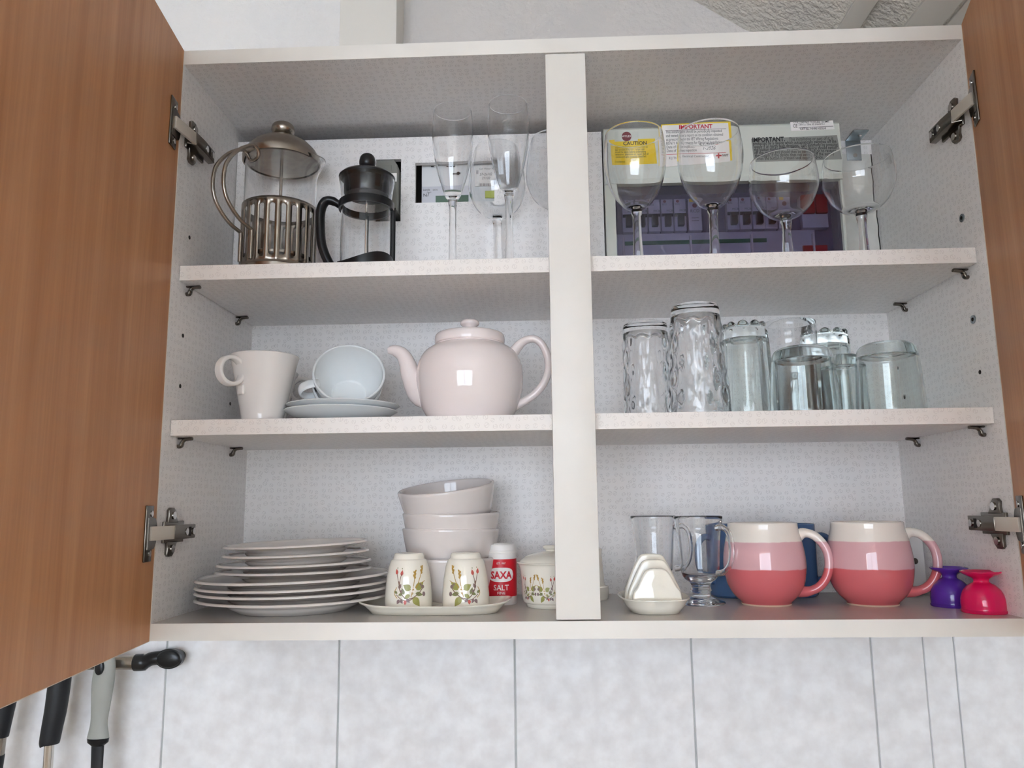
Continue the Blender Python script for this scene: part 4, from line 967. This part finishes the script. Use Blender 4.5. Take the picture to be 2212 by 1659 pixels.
def blue_mug(X, Y, label, hang):
    th = thing('mug', (X, Y, 0), label, 'mug', 'blue mugs')
    o_ = spl([(0, .001), (.028, .001), (.0300, 0), (.0328, .002), (.0340, .008), (.0342, .05), (.0345, .0965)], 5)
    lathe('body', vessel(o_, .0035, .005), M_BLUE, th, 64, 60); c, s = math.cos(hang), math.sin(hang)
    tube('handle', [(x * c, x * s, z) for x, z in spl([(.033, .080), (.045, .081), (.055, .070), (.056, .046), (.047, .026), (.033, .021)], 5)], .0044, M_BLUE, th, 12, 1.3, up=(-s, c, 0))
blue_mug(.7075, .2265, 'blue mug behind the coffee glass and the pink mug', math.radians(200)); blue_mug(.7862, .2265, 'blue mug standing between and behind the two pink mugs', math.radians(-10))
wb = thing('junction_box', (0, 0, 0), 'white plastic junction box in the corner behind the pink mug and egg cups', 'junction box')
box('case', .893, .9620, .212, D - .0004, .0035, .0835, M_WHITEPL, wb, .0015)
q = aY(1975, 1212, .2118); disc('screw', (q.x, .2118, q.z), (0, -1, 0), .0042, M_NICKEL, wb, .0022)
EP = [(0, .0012), (.0215, .0012), (.0230, 0), (.0238, .0008), (.0238, .0035), (.0230, .0042), (.0232, .0100), (.0225, .0170), (.0195, .0245), (.0140, .0305), (.0088, .0335), (.0080, .0360), (.0098, .0385), (.0180, .0425), (.0212, .0450), (.0210, .0462), (.0195, .0460), (.0120, .0420), (0, .0405)]
def egg(u, Y, m, label, k=1):
    q = aY(u, 1300, Y)
    tag(lathe('egg_cup', EP[:5] + spl([(r_, z_) for r_, z_ in EP[4:]], 4)[1:], m, None, 56, 50, (q.x, Y, 0)), label, 'egg cup', 'plastic egg cups')
egg(2124, .0495, M_MAGENTA, 'bright pink plastic egg cup upturned at the front'); egg(2056, .105, M_PURPLE, 'purple plastic egg cup upturned behind the pink one')

# ------------------------------------------------------------------ utensil rail under the cabinet
RY, RZ = .236, -.083
q = aY(295, 1431, RY); RZ = q.z; e0 = aY(364, 1424, .222)
rail = thing('utensil_rail', (0, 0, 0), 'steel utensil rail with a black end bracket on the tiles under the cabinet', 'rail')
tube('tube', [(-1.05, RY, RZ), (aY(296, 1431, RY).x, RY, RZ)], .0098, M_STEEL, rail, 24)
x_ = aY(294, 1431, RY).x
tube('sleeve', spl([(x_, RY, RZ), (x_ + .012, RY, RZ + .0006), (x_ + .020, RY + .006, RZ + .004), (x_ + .038, RY + .013, RZ + .0045)], 4), [.0118] * 5 + [.0095] * 8, M_BLACK, rail, 20)
v, f = lathe_data([(0, .0108), (.008, .0105), (.0135, .0093), (.0150, .0080), (.0152, .0070), (.0172, .0062), (.0172, -.0020), (.011, -.003), (.011, -.0200), (0, -.0200)], 40)
from_data('end_boss', [Vector((x * 1.13, -z, y * .80)) + Vector((aY(363, 1424, .237).x, .245, aY(363, 1424, .237).z)) for x, y, z in v], [t[::-1] for t in f], M_BLACK, rail, 40)
def utensil(pts, rads, m, neck, nrad, nm, label, flat=1.0, nflat=1.0, extra=None):
    Y = .214; th = thing('utensil', (aY(*pts[0], Y).x, Y, aY(*pts[0], Y).z), label, 'utensil', 'utensils hanging on the rail'); o = th.location
    P = [tuple(aY(u, v, Y) - o) for u, v in pts]; n = 5
    rr = [x[0] for x in spl([(r_,) for r_ in rads], n)]
    tube('grip', spl(P, n), rr, m, th, 18, flat)
    Q = [tuple(aY(u, v, Y) - o) for u, v in neck]; tube('neck', Q, nrad, nm, th, 14, nflat)
    return th, o, Y
K2 = (.214 - CAM.y) / FPX
th, o, Y = utensil([(231, 1405), (229, 1420), (226, 1450), (222, 1480), (218, 1520), (214, 1560), (212, 1590), (211, 1600)], [x * K2 for x in (8, 19, 23, 23.5, 20.5, 18, 22.5, 22)], M_GREYGRIP, [(212, 1590), (209, 1660), (205, 1800)], [14 * K2, 13 * K2, 13 * K2], M_BLACK_SOFT, 'grey-handled kitchen utensil with black neck hanging from the rail', .5, .35)
tube('collar', [tuple(aY(u, v, Y) - o) for u, v in ((212, 1594), (211.5, 1603), (211, 1611))], [23 * K2, 22 * K2, 13 * K2], M_BLACK, th, 18, .55)
c = aY(217, 1442, Y - .0065) - o
prism('hanging_hole', [(c.x + x, c.z + z) for x, z in ell(0, 0, .0058, .0095, 20)], c.y - .005, c.y + .004, M_BLACK, th, .001)
for pts, lab in (([(133, 1440), (128, 1480), (121, 1530), (113, 1570), (107, 1602), (106.5, 1607)], 'black-gripped kitchen utensil with bare steel shaft on the rail'),):
    utensil(pts, [x * K2 for x in (21, 22, 21.5, 20.5, 19.5, 17)], M_BLACK_SOFT, [(107, 1600), (103, 1660), (92, 1800)], [9.5 * K2] * 3, M_CHROME, lab)
th, o, Y = utensil([(22, 1470), (14, 1510), (6, 1550), (-2, 1590)], [x * K2 for x in (20, 20, 19, 18)], M_BLACK_SOFT, [(-2, 1590), (-7, 1632)], [14 * K2] * 2, M_STEEL, 'black-gripped kitchen utensil with a ribbed steel band on the rail')
tube('lower_shaft', [tuple(aY(u, v, Y) - o) for u, v in ((-7, 1630), (-16, 1690), (-30, 1800))], 15 * K2, M_BLACK_SOFT, th, 14)
